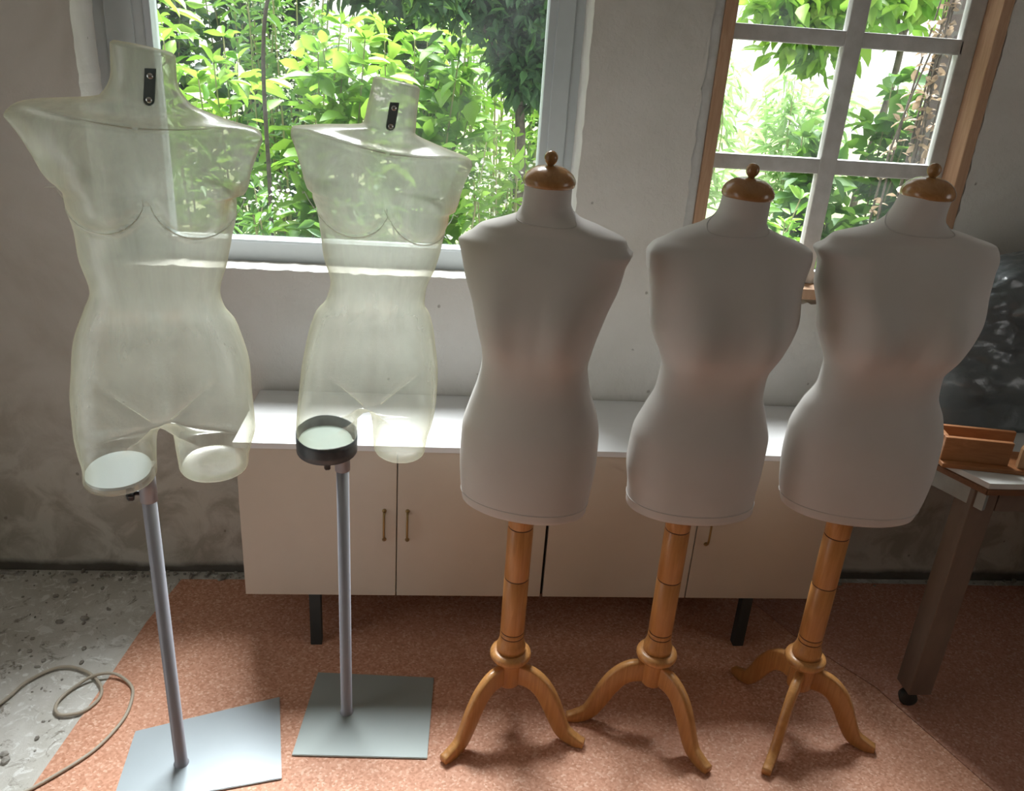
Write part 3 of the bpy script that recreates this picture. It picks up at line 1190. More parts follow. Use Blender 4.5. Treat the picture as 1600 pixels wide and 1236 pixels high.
def mannequin(label, S, base_pts, base_mat, taped):
    bx, by = S['pole']
    root = thing('mannequin', label, 'mannequin', (bx, by, 0), 'clear plastic mannequins on grey pole stands')
    shell, bottoms, front = mannequin_shell(S, root)
    a = S['rot']
    # throat bracket with two screws, set in the front of the neck
    z0, z1 = S['bracket']
    dx = S['bracket_dx']
    p0, p1 = Vector(front(z0, dx)), Vector(front(z1, dx))
    up = (p1 - p0).normalized(); rt = Vector((math.cos(a), math.sin(a), 0)); nn = rt.cross(up).normalized()
    if nn.y > 0:
        nn = -nn
    bm = bmesh.new()
    L = (p1 - p0).length
    pts = []
    w = .0085
    for k in range(9):
        t = PI + PI * k / 8
        pts.append((w * math.cos(t), w * math.sin(t) + w))
    pts += [(w, L), (-w, L)]
    fa = [bm.verts.new(p0 + rt * u + up * v_ + nn * .0025) for u, v_ in pts]
    fb = [bm.verts.new(p0 + rt * u + up * v_ - nn * .004) for u, v_ in pts]
    bm.faces.new(fa); bm.faces.new(fb[::-1])
    for i in range(len(pts)):
        j = (i + 1) % len(pts)
        bm.faces.new((fa[i], fb[i], fb[j], fa[j]))
    br = reparent(from_bm('neck_bracket', bm, MT['bracket']), root)
    for t in (.16, .80):
        q = p0 + up * (L * t) + nn * .0035
        v, f = lathe([(0, -.003), (.0055, -.003), (.0055, .0005), (.004, .0025), (0, .0034)], 14, q, nn)
        s_ = link_mesh('screw', v, f, MT['screw'])
        s_.parent = br
    # disc inside the carried thigh (image-left leg)
    A = bottoms[-1]; c = A.mean(0)
    zc_ = c[2]
    lo = [c + (p - c) * .90 + np.array([0, 0, .004]) for p in A]
    hi = [c + (p - c) * .90 + np.array([0, 0, .010]) for p in A]
    m = len(A)
    f = grid_faces(2, m) + [tuple(range(m))[::-1], tuple(range(m, 2 * m))]
    reparent(link_mesh('leg_disc', lo + hi, f, MT['socket_green' if taped else 'socket'], smooth=False), root)
    if taped:
        rows = []
        for k, dz in ((1.0, -.008), (1.02, -.008), (1.022, .006), (1.03, .020), (1.026, .030), (1.0, .030)):
            rows.append([c + (p - c) * k + np.array([0, 0, dz + (.0012 * math.sin(5 * math.atan2(p[1] - c[1], p[0] - c[0])) if dz > .025 else 0)]) for p in A])
        vv = [p for r in rows for p in r]
        reparent(link_mesh('tape_band', vv, grid_faces(len(rows), m), MT['tape']), root)
    # pole, base plate, clamp
    zt = zc_ - .0062
    v, f = lathe([(0, .006), (.0175, .006), (.0175, .010), (.0145, .012), (.0145, zt), (0, zt)], 32, (bx, by, 0))
    reparent(link_mesh('pole', v, f, MT['tube']), root)
    bm = bmesh.new()
    prism(bm, base_pts, .003, .0085)
    bmesh.ops.bevel(bm, geom=bm.edges[:], offset=.0012, segments=2, affect='EDGES')
    reparent(from_bm('base_plate', bm, base_mat), root)
    kz = zt - .064
    v, f = lathe([(.0145, zt - .082), (.0172, zt - .082), (.0172, zt), (.0145, zt)], 32, (bx, by, 0))
    reparent(link_mesh('clamp_sleeve', v, f, MT['tube']), root)
    # lug that ties the pole to the thigh disc, then the star knob
    lug = bmesh.new()
    bm_box(lug, (bx - .045, by - .016, zt - .004), (bx + .018, by + .016, zt + .0022), .001)
    reparent(from_bm('socket_lug', lug, MT['tube']), root)
    s = Soup()
    v, f = lathe([(0, 0), (.005, 0), (.005, .018), (0, .018)], 12, (bx - .0135, by, kz), (-1, -.2, 0)); s.add(v, f)
    prof = [(0, .014), (.011, .014), (.013, .017), (.013, .025), (.010, .028), (0, .028)]
    v, f = lathe(prof, 30, (0, 0, 0))
    vv = []
    q = Vector((0, 0, 1)).rotation_difference(Vector((-1, -.2, 0)).normalized())
    for p in v:
        ang = math.atan2(p.y, p.x); r = 1 + .22 * math.cos(5 * ang)
        vv.append(q @ Vector((p.x * r, p.y * r, p.z)) + Vector((bx - .0135, by, kz)))
    s.add(vv, f)
    reparent(s.build('clamp_knob', MT['black']), root)
    return root


K = [1] * 14 + [1, 1.12, 1.2, 1.25, 1.25, 1.15, 1.05] + [1.] * 4
MF = [.075, .08, .085, .09, .095, .10, .095, .09, .08, .078, .08, .09, .10, .10, .095, .09, .088, .08, .07, .065, .06, .055, .052, .05, .05]
MB = [.085, .09, .10, .11, .125, .125, .11, .095, .08, .075, .08, .09, .10, .10, .095, .09, .088, .08, .07, .065, .06, .055, .052, .05, .05]
M_ONE = dict(
    z=[.775, .7998, .8493, .8988, .9483, 1.0176, 1.0671, 1.1067, 1.1364, 1.1612, 1.1958, 1.2552, 1.3047, 1.3443, 1.3691, 1.3839, 1.3920, 1.4334, 1.468, 1.4850, 1.4948, 1.5076, 1.5274, 1.567, 1.605],
    l=[-.1665, -.1617, -.1554, -.159, -.1622, -.1584, -.1479, -.1385, -.1262, -.1146, -.1003, -.1103, -.1118, -.1178, -.1178, -.117, -.128, -.150, -.170, -.183, -.178, -.156, -.0459, -.0238, -.0208],
    r=[.1525, .1497, .1496, .158, .1664, .1642, .1623, .1513, .142, .1258, .1189, .1357, .147, .1564, .1584, .152, .172, .187, .201, .208, .202, .152, .0939, .0756, .0768],
    f=MF, b=MB, k=K, tilt=-.06, necktilt=-.10, bust=(.078, 1.392, .058, .045), rot=.2206, pos=(-.52, 1.498), crotch=.963, mid=-.004, gap=.048,
    clav=1.488, shoulder=1.53, leg_z=(.825, .838), bracket=(1.522, 1.580), bracket_dx=.014, pole=(-.580, 1.529))
M_TWO = dict(
    z=[.775, .7989, .8461, .8932, .9404, 1.0065, 1.0537, 1.0914, 1.1197, 1.1433, 1.1764, 1.233, 1.2802, 1.3179, 1.3415, 1.3557, 1.3640, 1.4029, 1.4359, 1.4520, 1.4614, 1.4737, 1.4925, 1.5303, 1.575],
    l=[-.1708, -.1666, -.1635, -.1643, -.1607, -.1507, -.1389, -.1273, -.1159, -.0956, -.0854, -.0981, -.1031, -.108, -.1162, -.116, -.126, -.137, -.147, -.152, -.149, -.108, -.0192, -.0095, .001],
    r=[.1104, .1134, .1193, .1291, .1357, .1381, .1313, .1249, .1167, .1056, .1082, .1277, .1379, .1434, .1486, .1410, .152, .165, .179, .188, .189, .1395, .0796, .0825, .0875],
    f=MF, b=MB, k=K, tilt=-.135, necktilt=-.03, bust=(.073, 1.368, .055, .044), rot=.17, pos=(-.1329, 1.6579), crotch=.937, mid=-.018, gap=.040,
    clav=1.454, shoulder=1.49, leg_z=(.819, .808), bracket=(1.492, 1.543), bracket_dx=-.004, pole=(-.205, 1.692))
for S_ in (M_ONE, M_TWO):
    l_, r_ = np.array(S_['l']), np.array(S_['r'])
    S_['w'] = (r_ - l_) / 2
    S_['c'] = (r_ + l_) / 2
mannequin('taller clear yellowed plastic mannequin standing at the left end of the row', M_ONE,
          [(-.700, 1.40), (-.335, 1.481), (-.388, 1.748), (-.721, 1.631)], MT['plate'], False)
mannequin('clear plastic mannequin with dark tape round one thigh, standing before the cabinet', M_TWO,
          [(-.323, 1.551), (.009, 1.537), (.022, 1.820), (-.300, 1.841)], MT['plate_dull'], True)


# ------------------------------------------------------------------ sideboard
def build_sideboard():
    x0, x1, y0, y1, zb, zt = -.512, 1.163, 1.956, 2.300, .183, .662
    root = thing('sideboard', 'long low cream sideboard with white top under the windows', 'sideboard', ((x0 + x1) / 2, y1, 0))
    bm = bmesh.new()
    bm_box(bm, (x0, y0 + .018, zb), (x1, y1, zt - .018), .001)
    reparent(from_bm('body', bm, MT['cream']), root)
    reparent(box('top', (x0 - .004, y0 - .004, zt - .017), (x1 + .004, y1, zt), MT['ctop'], None, .0015), root)
    reparent(box('centre_gap', (.3215, y0 + .012, zb + .002), (.3275, y0 + .0185, zt - .019), MT['gap'], None, 0), root)
    doors = [(x0 + .001, -.0945), (-.0915, .3205), (.3285, .7505), (.7535, x1 - .001)]
    hx = [-.127, -.064, .718, .786]
    for (a, b), h in zip(doors, hx):
        d = reparent(box('door', (a, y0, zb + .001), (b, y0 + .0175, zt - .0185), MT['cream'], None, .0012), root)
        path = catmull([(h, y0 - .001, .375), (h, y0 - .012, .379), (h, y0 - .017, .392), (h, y0 - .018, .4175), (h, y0 - .017, .443), (h, y0 - .012, .456), (h, y0 - .001, .460)], 5)
        v, f = tube_data(path, .0032, 8)
        s = Soup(); s.add(v, f)
        for zz in (.372, .463):
            v, f = lathe([(0, 0), (.0062, 0), (.0055, .003), (0, .004)], 14, (h, y0, zz), (0, -1, 0)); s.add(v, f)
        hnd = s.build('handle', MT['brass'])
        hnd.parent = d
    for lx in (-.322, .948):
        for ly in (1.975, 2.265):
            reparent(box('leg', (lx - .016, ly - .014, .003), (lx + .016, ly + .014, zb + .002), MT['darkmetal'], None, .001), root)


build_sideboard()


# ------------------------------------------------------------------ table and what lies on it
def build_table():
    root = thing('work_table', 'heavy table with stone inlaid top, clipped corner and steel leg', 'table', (1.37, 1.72, 0))
    P = [(1.345, 1.660), (2.45, 1.668), (2.45, 2.27), (1.215, 2.27), (1.215, 1.95)]
    bm = bmesh.new(); prism(bm, P, .715, .734)
    bmesh.ops.bevel(bm, geom=bm.edges[:], offset=.003, segments=2, affect='EDGES')
    reparent(from_bm('table_top', bm, MT['tabwood']), root)
    ctr = np.array([1.8, 2.0])
    Q = [tuple(ctr + (np.array(p) - ctr) * np.array([.997, .994])) for p in P]
    bm = bmesh.new(); prism(bm, Q, .7335, .748)
    reparent(from_bm('stone_slab', bm, MT['marble']), root)
    # steel strip along the clipped corner
    a, b = np.array([1.352, 1.668]), np.array([1.222, 1.955])
    d = (b - a) / np.linalg.norm(b - a); nrm = np.array([d[1], -d[0]])
    nrm = -nrm if nrm[0] > 0 else nrm
    q = [a, b, b - nrm * .012, a - nrm * .012]
    bm = bmesh.new(); prism(bm, [tuple(t) for t in q], .668, .715)
    reparent(from_bm('corner_strip', bm, MT['steel']), root)
    bm = bmesh.new()
    bm_box(bm, (1.404, 1.69, .655), (2.326, 1.705, .7145))
    bm_box(bm, (1.305, 2.20, .655), (2.326, 2.215, .7145))
    reparent(from_bm('apron', bm, MT['tleg']), root)
    for lx, ly in ((1.368, 1.722), (2.36, 1.722), (2.36, 2.215), (1.27, 2.215)):
        lg = reparent(box('leg', (lx - .033, ly - .033, .062), (lx + .033, ly + .033, .7145), MT['tleg'], None, .003), root)
        s = Soup()
        v, f = lathe([(0, -.013), (.019, -.013), (.024, -.010), (.024, .010), (.019, .013), (0, .013)], 24, (lx - .008, ly, .0272), (.35, 1, 0)); s.add(v, f)
        v, f = lathe([(0, .048), (.017, .048), (.017, .064), (0, .064)], 20, (lx, ly, 0)); s.add(v, f)
        ck = s.build('caster', MT['darkmetal']); ck.parent = lg


build_table()


def build_tarp():
    """heap of crumpled plastic sheeting lying on the table"""
    rng = random.Random(4)
    nu, nv = 220, 120
    V, Fc = [], []
    cx, cy, zb = 1.86, 2.10, .749
    hx, hy, hz = .54, .15, .505
    for j in range(nv + 1):
        t = j / nv
        for i in range(nu):
            a = 2 * PI * i / nu
            ca, sa = math.cos(a), math.sin(a)
            r = 1.0
            lat = t * PI / 2
            # bulging stacked bundle: nearly full width up to the top
            k = math.cos(lat) ** .55
            zz = math.sin(lat) ** .8
            x = cx + hx * k * (abs(ca) ** .75) * (1 if ca > 0 else -1)
            y = cy + hy * k * (abs(sa) ** .75) * (1 if sa > 0 else -1)
            z = zb + hz * zz
            p = Vector((x, y, z))
            q = Vector((x * 5.0, y * 5.0, z * 9.0))
            q += Vector((mnoise.noise(q * .6), mnoise.noise(q * .6 + Vector((5, 2, 1))), mnoise.noise(q * .6 + Vector((1, 7, 3))))) * .7
            f1 = mnoise.voronoi(q)[0]
            f2 = mnoise.voronoi(q * 2.3 + Vector((3, 1, 8)))[0]
            f3 = mnoise.voronoi(q * 5.5 + Vector((7, 4, 2)))[0]
            amt = .062 * (.55 - f1[0]) + .030 * (.5 - f2[0]) + .010 * (.5 - f3[0]) + .022 * math.sin(z * 30 + 2.5 * mnoise.noise(q * .4))
            dirv = Vector((ca, sa, .30 * t)).normalized()
            fade = min(1, t * 6)
            p = p + dirv * amt * (.35 + .65 * fade)
            p.y = min(p.y, 2.285)
            p.z = max(p.z, zb)
            V.append(p)
    Fc = grid_faces(nv + 1, nu)
    Fc.append(tuple(range(nu))[::-1]); Fc.append(tuple(nv * nu + k for k in range(nu)))
    o = link_mesh('plastic_sheeting', V, Fc, MT['tarp'])
    tag(o, 'heap of crumpled dark grey plastic sheeting on the table by the wall', 'plastic sheet')


build_tarp()


def build_table_bits():
    zt = .7485
    root = thing('wooden_box', 'orange brown wooden box lying open on the table before the plastic sheeting', 'box', (1.385, 1.775, zt))
    # built square to a skewed axis
    ang = math.radians(-10)
    ca, sa = math.cos(ang), math.sin(ang)

    def skew_box(name, lo, hi, mat, parent):
        bm = bmesh.new(); bm_box(bm, lo, hi, .002)
        for v in bm.verts:
            x, y = v.co.x, v.co.y
            v.co.x = 1.385 + x * ca - y * sa; v.co.y = 1.775 + x * sa + y * ca; v.co.z += zt
        return reparent(from_bm(name, bm, mat), parent)
    skew_box('base', (-.11, -.055, 0), (.20, .065, .012), MT['boxwood'], root)
    skew_box('front_panel', (-.11, -.035, .0121), (.055, -.022, .075), MT['boxwood'], root)
    skew_box('side_panel', (-.11, -.0215, .0121), (-.098, .065, .075), MT['boxwood'], root)
    skew_box('back_panel', (-.0975, .053, .0121), (.10, .065, .07), MT['boxwood'], root)
    r2 = thing('wooden_bracket', 'pale triangular wooden bracket resting against the orange brown box', 'bracket', (1.475, 1.745, zt))
    bm = bmesh.new()
    prof = [(0, 0), (.085, 0), (.085, .010), (.070, .016), (.022, .062), (.012, .066), (.004, .060), (0, .05)]
    fa = [bm.verts.new((1.452 + x, 1.722 - .10 * x, zt + .0125 + z)) for x, z in prof]
    fb = [bm.verts.new((1.456 + x, 1.736 - .10 * x, zt + .0125 + z)) for x, z in prof]
    bm.faces.new(fa); bm.faces.new(fb[::-1])
    for i in range(len(prof)):
        j = (i + 1) % len(prof)
        bm.faces.new((fa[i], fb[i], fb[j], fa[j]))
    reparent(from_bm('bracket_plate', bm, MT['palewood']), r2)


build_table_bits()

# ------------------------------------------------------------------ cable on the floor
cz = .0075
cab = [(-1.30, 1.30), (-1.20, 1.52), (-1.089, 1.726), (-1.060, 1.802), (-1.016, 1.851), (-.971, 1.863), (-.911, 1.838), (-.863, 1.790), (-.850, 1.743), (-.873, 1.698), (-.919, 1.686),
       (-.944, 1.706), (-.947, 1.744), (-.925, 1.790), (-.888, 1.821), (-.839, 1.826), (-.791, 1.797), (-.769, 1.754), (-.763, 1.676), (-.787, 1.593), (-.825, 1.534), (-.894, 1.460), (-1.0, 1.36), (-1.10, 1.2)]
zz_ = [cz] * len(cab)
for k in (14, 15):
    zz_[k] = cz + .008
o = tube('power_cable', catmull([(x, y, z) for (x, y), z in zip(cab, zz_)], 8), .0042, MT['cable'], None, 10)
tag(o, 'thin beige cable looped on the floor beside the left mannequin base', 'cable')


# ------------------------------------------------------------------ garden outside
LEAF_UV = np.array([(0, 0, 0), (.22, -.72, .06), (.22, 0, -.05), (.22, .72, .06), (.5, -1, .05), (.5, 0, -.09), (.5, 1, .05),
                    (.8, -.52, -.05), (.8, 0, -.14), (.8, .52, -.05), (1, 0, -.22)])
LEAF_F = [(0, 2, 1), (0, 3, 2), (1, 2, 5, 4), (2, 3, 6, 5), (4, 5, 8, 7), (5, 6, 9, 8), (7, 8, 10), (8, 9, 10)]


def unit(a):
    return a / np.maximum(np.linalg.norm(a, axis=-1, keepdims=True), 1e-9)


def leaf_mesh(name, base, direc, L, W, mat, parent, up=None, rng=RNG):
    base = np.asarray(base, float); d = unit(np.asarray(direc, float)); n = len(base)
    u = np.tile(np.array([0, 0, 1.]), (n, 1)) + rng.normal(0, .45, (n, 3)) if up is None else np.asarray(up, float)
    s = unit(np.cross(d, u)); w = np.cross(s, d)
    L = np.broadcast_to(L, (n,)); W = np.broadcast_to(W, (n,))
    V = (base[:, None] + d[:, None] * (LEAF_UV[None, :, 0:1] * L[:, None, None]) + s[:, None] * (LEAF_UV[None, :, 1:2] * W[:, None, None])
         + w[:, None] * (LEAF_UV[None, :, 2:3] * L[:, None, None]))
    V = V.reshape(-1, 3)
    k = len(LEAF_UV)
    me = bpy.data.meshes.new(name)
    nf = len(LEAF_F)
    sizes = np.array([len(f) for f in LEAF_F])
    flat = np.concatenate([np.array(f) for f in LEAF_F])
    loops = (flat[None] + (np.arange(n) * k)[:, None]).reshape(-1)
    me.vertices.add(len(V)); me.vertices.foreach_set('co', V.reshape(-1))
    me.loops.add(len(loops)); me.loops.foreach_set('vertex_index', loops.astype(np.int32))
    tot = np.tile(sizes, n); st = np.concatenate([[0], np.cumsum(tot)[:-1]])
    me.polygons.add(len(tot)); me.polygons.foreach_set('loop_start', st.astype(np.int32)); me.polygons.foreach_set('loop_total', tot.astype(np.int32))
    me.polygons.foreach_set('use_smooth', np.ones(len(tot), bool))
    me.update(calc_edges=True)
    me.materials.append(mat)
    o = bpy.data.objects.new(name, me)
    COL.objects.link(o)
    reparent(o, parent)
    return o


GROUP_PLANT = 'garden plants outside the windows'


def stem_shrub(label, loc, height, spread, stems, leaf, mat, seed, lean=(0, 0), pairs=12, twig=3, cat='shrub', name='leafy_shrub', start=.18, blossom=0, wide=.42, droop=0.0, stem_mat='stem'):
    rng = np.random.default_rng(seed)
    root = thing(name, label, cat, loc, GROUP_PLANT)
    loc = np.array(loc, float)
    sp = Soup()
    B, D, Ls = [], [], []
    tips = []
    for s in range(stems):
        a = rng.uniform(0, 2 * PI); r = spread * math.sqrt(rng.random())
        b0 = loc + np.array([math.cos(a) * r * .35, math.sin(a) * r * .35, 0])
        h = height * rng.uniform(.72, 1.05)
        tip = loc + np.array([math.cos(a) * r + lean[0] * h, math.sin(a) * r + lean[1] * h, h])
        midp = (b0 + tip) / 2 + np.array([rng.normal(0, .05), rng.normal(0, .05), h * .06])
        path = catmull([b0, midp, tip], 8)
        v, f = tube_data(path, list(np.linspace(.008, .0025, len(path))), 5)
        sp.add(v, f)
        P = np.array(path)
        tips.append(tip)
        for i in range(pairs):
            t = start + (1 - start) * (i + rng.random() * .6) / pairs
            q = P[min(int(t * (len(P) - 1)), len(P) - 1)]
            az = rng.uniform(0, 2 * PI)
            for sg in (0, PI):
                dd = np.array([math.cos(az + sg), math.sin(az + sg), rng.uniform(.05, .55) - droop])
                tl = leaf * rng.uniform(.8, 1.8) * (1 if twig > 1 else .2)
                for m in range(twig):
                    p = q + unit(dd) * tl * (m + .4) / twig
                    sd = rng.normal(0, .55, 3); sd[2] -= .12 + droop
                    B.append(p); D.append(unit(dd) + sd); Ls.append(leaf * rng.uniform(.6, 1.15))
        for m in range(5):
            B.append(tip); D.append(np.array([rng.normal(0, .8), rng.normal(0, .8), rng.uniform(.1, 1)])); Ls.append(leaf * rng.uniform(.5, .9))
    sp_o = sp.build('stem', MT[stem_mat]); reparent(sp_o, root)
    Ls = np.array(Ls)
    leaf_mesh('foliage', B, D, Ls, Ls * wide * .5 * 1.0, MT[mat], root, rng=rng)
    if blossom:
        bb, dd, ll = [], [], []
        for c in range(blossom):
            t = tips[rng.integers(len(tips))] if c % 2 else loc + np.array([rng.normal(0, spread * .6), rng.normal(0, spread * .4) - .05, height * rng.uniform(.55, 1.02)])
            for m in range(70):
                o3 = rng.normal(0, .038, 3)
                bb.append(t + o3); dd.append(o3 + rng.normal(0, .02, 3)); ll.append(rng.uniform(.010, .020))
        ll = np.array(ll)
        leaf_mesh('blossom', bb, dd, ll, ll * .45, MT['white'], root, rng=rng)
    return root


def crown_tree(label, trunk_pts, branches, crown, n, leaf, mat, seed, name='tree', trunk_r=.035, wide=.45):
    """crown: list of (centre, radius xyz) ellipsoids filled with leaf sprays"""
    rng = np.random.default_rng(seed)
    root = thing(name, label, 'tree', trunk_pts[0], GROUP_PLANT)
    path = catmull(trunk_pts, 8)
    s = Soup()
    v, f = tube_data(path, list(np.linspace(trunk_r, trunk_r * .55, len(path))), 10); s.add(v, f)
    for b in branches:
        pb = catmull(b, 7)
        v, f = tube_data(pb, list(np.linspace(trunk_r * .5, .004, len(pb))), 7); s.add(v, f)
    reparent(s.build('trunk', MT['bark']), root)
    B, D, Ls = [], [], []
    per = n // len(crown)
    for c, r in crown:
        c = np.array(c); r = np.array(r)
        for k in range(per // 5):
            p = c + r * unit(rng.normal(0, 1, 3)) * rng.random() ** .4
            out = unit(p - c) * .5 + rng.normal(0, .5, 3) + np.array([0, 0, -.25])
            for m in range(5):
                B.append(p + rng.normal(0, leaf * .5, 3)); D.append(out + rng.normal(0, .5, 3)); Ls.append(leaf * rng.uniform(.6, 1.15))
    Ls = np.array(Ls)
    leaf_mesh('crown', B, D, Ls, Ls * wide * .5, MT[mat], root, rng=rng)
    return root


bm = bmesh.new()
bm_box(bm, (-9, YO, -.25), (12, 22, .02))
struct(from_bm('ground', bm, MT['soil']))


def garden():
    G = .02
    # row of bright stems close to the large window
    stem_shrub('tall lime green shrub seen beside the window\'s left frame', (-1.40, 4.05, G), 2.05, .24, 10, .145, 'lime', 21, pairs=11)
    stem_shrub('lime shrub with paired oval leaves rising right of the tall mannequin\'s neck', (-.88, 3.50, G), 1.55, .20, 10, .11, 'lime', 22, pairs=12)
    stem_shrub('yellow green shrub with broad leaves between the two clear mannequins', (-.42, 3.80, G), 1.70, .17, 10, .135, 'lime', 23, pairs=12, wide=.55)
    stem_shrub('lush lime shrub right behind the neck of the taped mannequin', (-.08, 4.30, G), 1.78, .24, 11, .13, 'lime', 24, pairs=12, wide=.6)
    stem_shrub('low bright shrub with white flower clusters above the first white dress form', (.23, 3.12, G), 1.29, .16, 12, .075, 'lime', 25, pairs=12, blossom=5)
    stem_shrub('low grassy green shrub at the bottom left of the large window', (-.70, 3.02, G), 1.12, .12, 12, .07, 'mid', 26, pairs=12, blossom=3, wide=.3)
    stem_shrub('low leafy shrub under the taped mannequin\'s arm outside the window', (-.22, 2.98, G), 1.11, .15, 12, .07, 'mid', 27, pairs=12, blossom=2)
    # white flowering bushes further back
    stem_shrub('tall bush thick with greyish white blossom at the top of the large window', (-.78, 4.85, G), 2.30, .38, 16, .09, 'mid', 28, pairs=13, blossom=26)
    stem_shrub('sunlit bush speckled with white blossom behind the dark tree', (.38, 4.9, G), 2.2, .42, 16, .08, 'lime', 29, pairs=13, blossom=16)
    # deep hedge behind
    xs = [(-3.3, 6.0), (-2.15, 6.5), (-1.15, 6.0), (-.15, 6.6), (.80, 6.0), (1.65, 7.0)]
    lab = ['dark hedge bush furthest left in the garden', 'dark hedge bush behind the tall lime shrub', 'shadowy hedge bush behind the white blossom bush', 'mid green hedge bush behind the middle of the large window',
           'mid green hedge bush behind the dark tree', 'hedge bush beyond the wall between the two windows']
    for k, ((x, y), l) in enumerate(zip(xs, lab)):
        stem_shrub(l, (x, y, G), 2.7, .44, 22, .12, 'dark' if k < 3 else 'mid', 40 + k, pairs=15, twig=4, name='hedge_bush', wide=.6)
    # small dark tree at the right of the large window
    T = [(.335, 3.62, G), (.34, 3.62, .7), (.33, 3.62, 1.18), (.315, 3.62, 1.42)]
    J = (.315, 3.62, 1.42)
    br = [[J, (.24, 3.60, 1.58), (.12, 3.58, 1.75), (.05, 3.55, 1.95)], [J, (.30, 3.64, 1.62), (.27, 3.66, 1.85)], [J, (.35, 3.60, 1.6), (.42, 3.58, 1.85)], [J, (.26, 3.66, 1.54), (.20, 3.70, 1.72), (.16, 3.72, 1.95)], [J, (.40, 3.65, 1.58), (.50, 3.66, 1.78)]]
    crown_tree('small dark leaved tree with forked trunk at the right of the large window', T, br,
               [((.10, 3.60, 1.86), (.26, .22, .16)), ((.34, 3.62, 1.78), (.20, .2, .22)), ((.27, 3.6, 1.98), (.36, .25, .14)), ((.36, 3.64, 1.56), (.12, .14, .10))], 4200, .072, 'dark', 61)
    # dark bough hanging in from above
    T = [(-.66, 3.28, G), (-.655, 3.28, 1.0), (-.64, 3.28, 1.7), (-.45, 3.25, 2.1)]
    br = [[(-.45, 3.25, 2.1), (-.25, 3.2, 2.05), (-.08, 3.18, 1.93)], [(-.45, 3.25, 2.1), (-.28, 3.2, 2.12), (-.02, 3.15, 2.05)]]
    crown_tree('slim tree whose dark leaves hang in at the top of the large window', T, br,
               [((-.30, 3.20, 1.87), (.20, .10, .09)), ((-.12, 3.18, 1.86), (.14, .10, .09)), ((-.45, 3.3, 1.98), (.2, .12, .10))], 900, .085, 'dark', 62, trunk_r=.010, wide=.38)
    # seen through the old casement
    T = [(2.30, 4.55, G), (2.32, 4.55, 1.0), (2.36, 4.5, 1.7), (2.27, 4.45, 2.4)]
    br = [[(2.27, 4.45, 2.4), (2.0, 4.3, 2.3), (1.7, 4.2, 2.1)], [(2.36, 4.5, 1.8), (2.1, 4.35, 2.05), (1.75, 4.2, 1.92)], [(2.27, 4.45, 2.4), (2.45, 4.5, 2.15), (2.36, 4.52, 1.78)]]
    crown_tree('bright green tree arching over the old casement window', T, br,
               [((1.60, 4.20, 1.93), (.22, .14, .12)), ((1.90, 4.28, 2.00), (.25, .16, .12)), ((2.30, 4.48, 2.05), (.26, .16, .15)), ((1.78, 4.2, 1.80), (.14, .10, .06))], 900, .125, 'lime', 63, trunk_r=.024, wide=.5)
    stem_shrub('broad leaved green shrub low behind the right panes of the casement', (1.60, 3.60, G), 1.42, .13, 11, .11, 'mid', 31, pairs=12, wide=.6)
    stem_shrub('small lime shrub low behind the left panes of the casement', (1.36, 3.10, G), 1.16, .13, 10, .085, 'lime', 32, pairs=11)
    stem_shrub('broad leaved vine against the dark masonry wall outside', (2.10, 3.80, G), 1.58, .10, 9, .12, 'mid', 33, pairs=10, wide=.75)
    stem_shrub('dry brown climber clinging to the dark masonry wall', (1.86, 3.24, G), 2.15, .045, 9, .045, 'dry', 34, pairs=22, twig=1, wide=.6, name='dry_climber', cat='climber', stem_mat='bark')
    # far pale trees in the haze of light
    stem_shrub('pale feathery tree in the bright distance behind the casement', (3.55, 8.4, G), 1.62, .42, 10, .20, 'pale', 35, pairs=13, twig=3, wide=.22, name='pale_tree', cat='tree', droop=.25)
    stem_shrub('second pale feathery tree in the distance, nearer the wall between the windows', (2.35, 7.8, G), 1.75, .36, 12, .18, 'pale', 36, pairs=14, twig=3, wide=.22, name='pale_tree', cat='tree', droop=.25)
    stem_shrub('pale grey green tree in the distance behind the dark masonry wall', (5.1, 8.9, G), 1.5, .5, 10, .22, 'pale', 37, pairs=12, twig=3, wide=.24, name='pale_tree', cat='tree', droop=.25)


garden()
bm = bmesh.new()
bm_box(bm, (1.945, 2.63, .015), (2.30, 3.42, 2.6))
struct(from_bm('wall_garden', bm, MT['stone']), 'dark brick garden wall outside the casement')
bm = bmesh.new()
bm_box(bm, (-1.25, YO + .005, .015), (-.885, YO + .20, 2.5))
struct(from_bm('wall_pier', bm, MT['stone']), 'brick pier outside the large window')


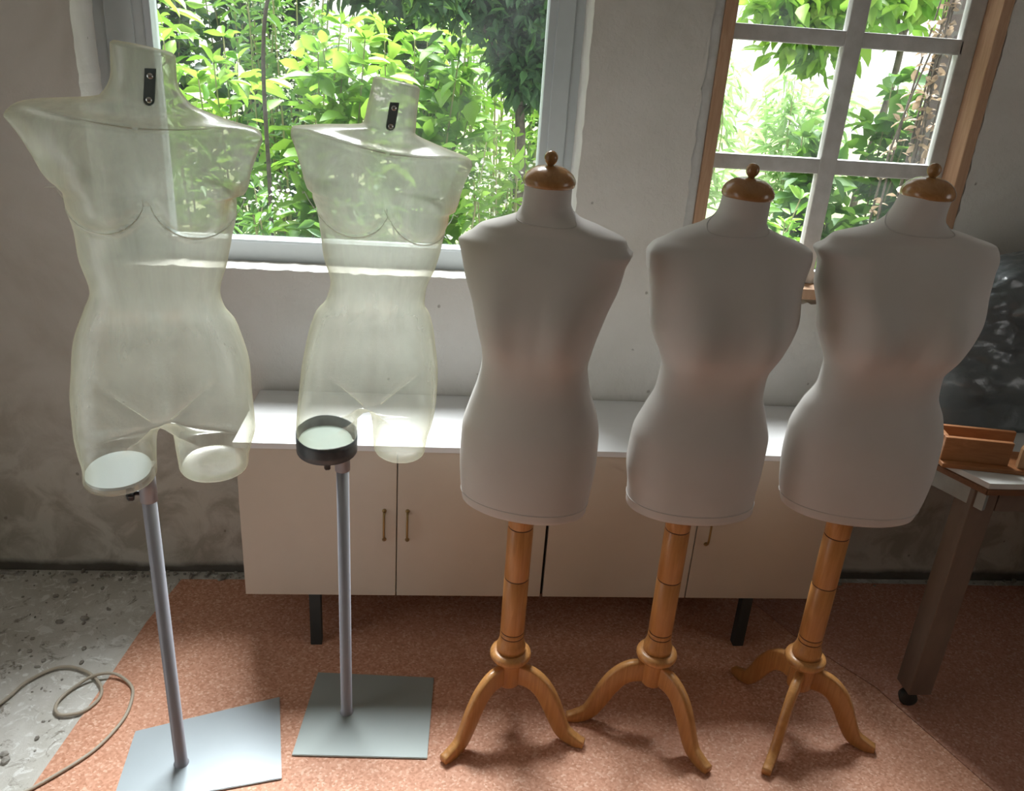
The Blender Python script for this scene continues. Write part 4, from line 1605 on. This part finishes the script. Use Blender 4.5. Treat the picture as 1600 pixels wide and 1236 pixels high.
# ------------------------------------------------------------------ light
w = bpy.data.worlds.new('world')
SC.world = w
w.use_nodes = True
nt = w.node_tree
for n in list(nt.nodes):
    nt.nodes.remove(n)
wo = nt.nodes.new('ShaderNodeOutputWorld')
bg = nt.nodes.new('ShaderNodeBackground')
bg.inputs[0].default_value = (1.0, .985, .96, 1)
bg.inputs[1].default_value = 1.6
nt.links.new(bg.outputs[0], wo.inputs[0])


def sun(name, direction, strength, angle, color):
    d = bpy.data.lights.new(name, 'SUN')
    d.energy = strength
    d.angle = math.radians(angle)
    d.color = color
    o = bpy.data.objects.new(name, d)
    COL.objects.link(o)
    o.rotation_euler = Vector(direction).to_track_quat('-Z', 'Y').to_euler()
    return o


sun('sunlight', (-.22, .62, -.95), 1.6, 1.5, (1, .95, .84))             # over the roof on to the garden
sun('bright_sky', (-.06, -1, -1.5), 26.0, 36, (.96, .98, 1.0))           # bright open sky beyond the garden
for nm, x, z, sx, sz in (('window_portal', -.27, 1.6, 1.3, 1.2), ('window_portal', 1.1, 1.57, .8, 1.1)):
    d = bpy.data.lights.new(nm, 'AREA')
    d.shape = 'RECTANGLE'; d.size = sx; d.size_y = sz
    d.cycles.is_portal = True
    o = bpy.data.objects.new(nm, d); COL.objects.link(o)
    o.location = (x, YO + .0, z); o.rotation_euler = (-PI / 2, 0, 0)
d = bpy.data.lights.new('added_doorway_portal', 'AREA')  # portal in the doorway added to the left wall for light
d.shape = 'RECTANGLE'; d.size = .70; d.size_y = 2.1
d.cycles.is_portal = True
o = bpy.data.objects.new('added_doorway_portal', d); COL.objects.link(o)
o.location = (XL - .1, .85, 1.05); o.rotation_euler = (PI / 2, 0, -PI / 2)

d = bpy.data.lights.new('added_opening_portal', 'AREA')  # portal in the opening added to the right wall for light
d.shape = 'RECTANGLE'; d.size = .8; d.size_y = 1.15
d.cycles.is_portal = True
o = bpy.data.objects.new('added_opening_portal', d); COL.objects.link(o)
o.location = (XR + .1, .75, 1.525); o.rotation_euler = (PI / 2, 0, PI / 2)

vs = SC.view_settings
vs.view_transform = 'Standard'
vs.look = 'None'
vs.gamma = 1.0
vs.use_curve_mapping = False
vs.exposure = 0.10
SC.cycles.max_bounces = 7
SC.cycles.diffuse_bounces = 3
SC.cycles.adaptive_threshold = 0.04
SC.cycles.transparent_max_bounces = 14
SC.cycles.use_denoising = True
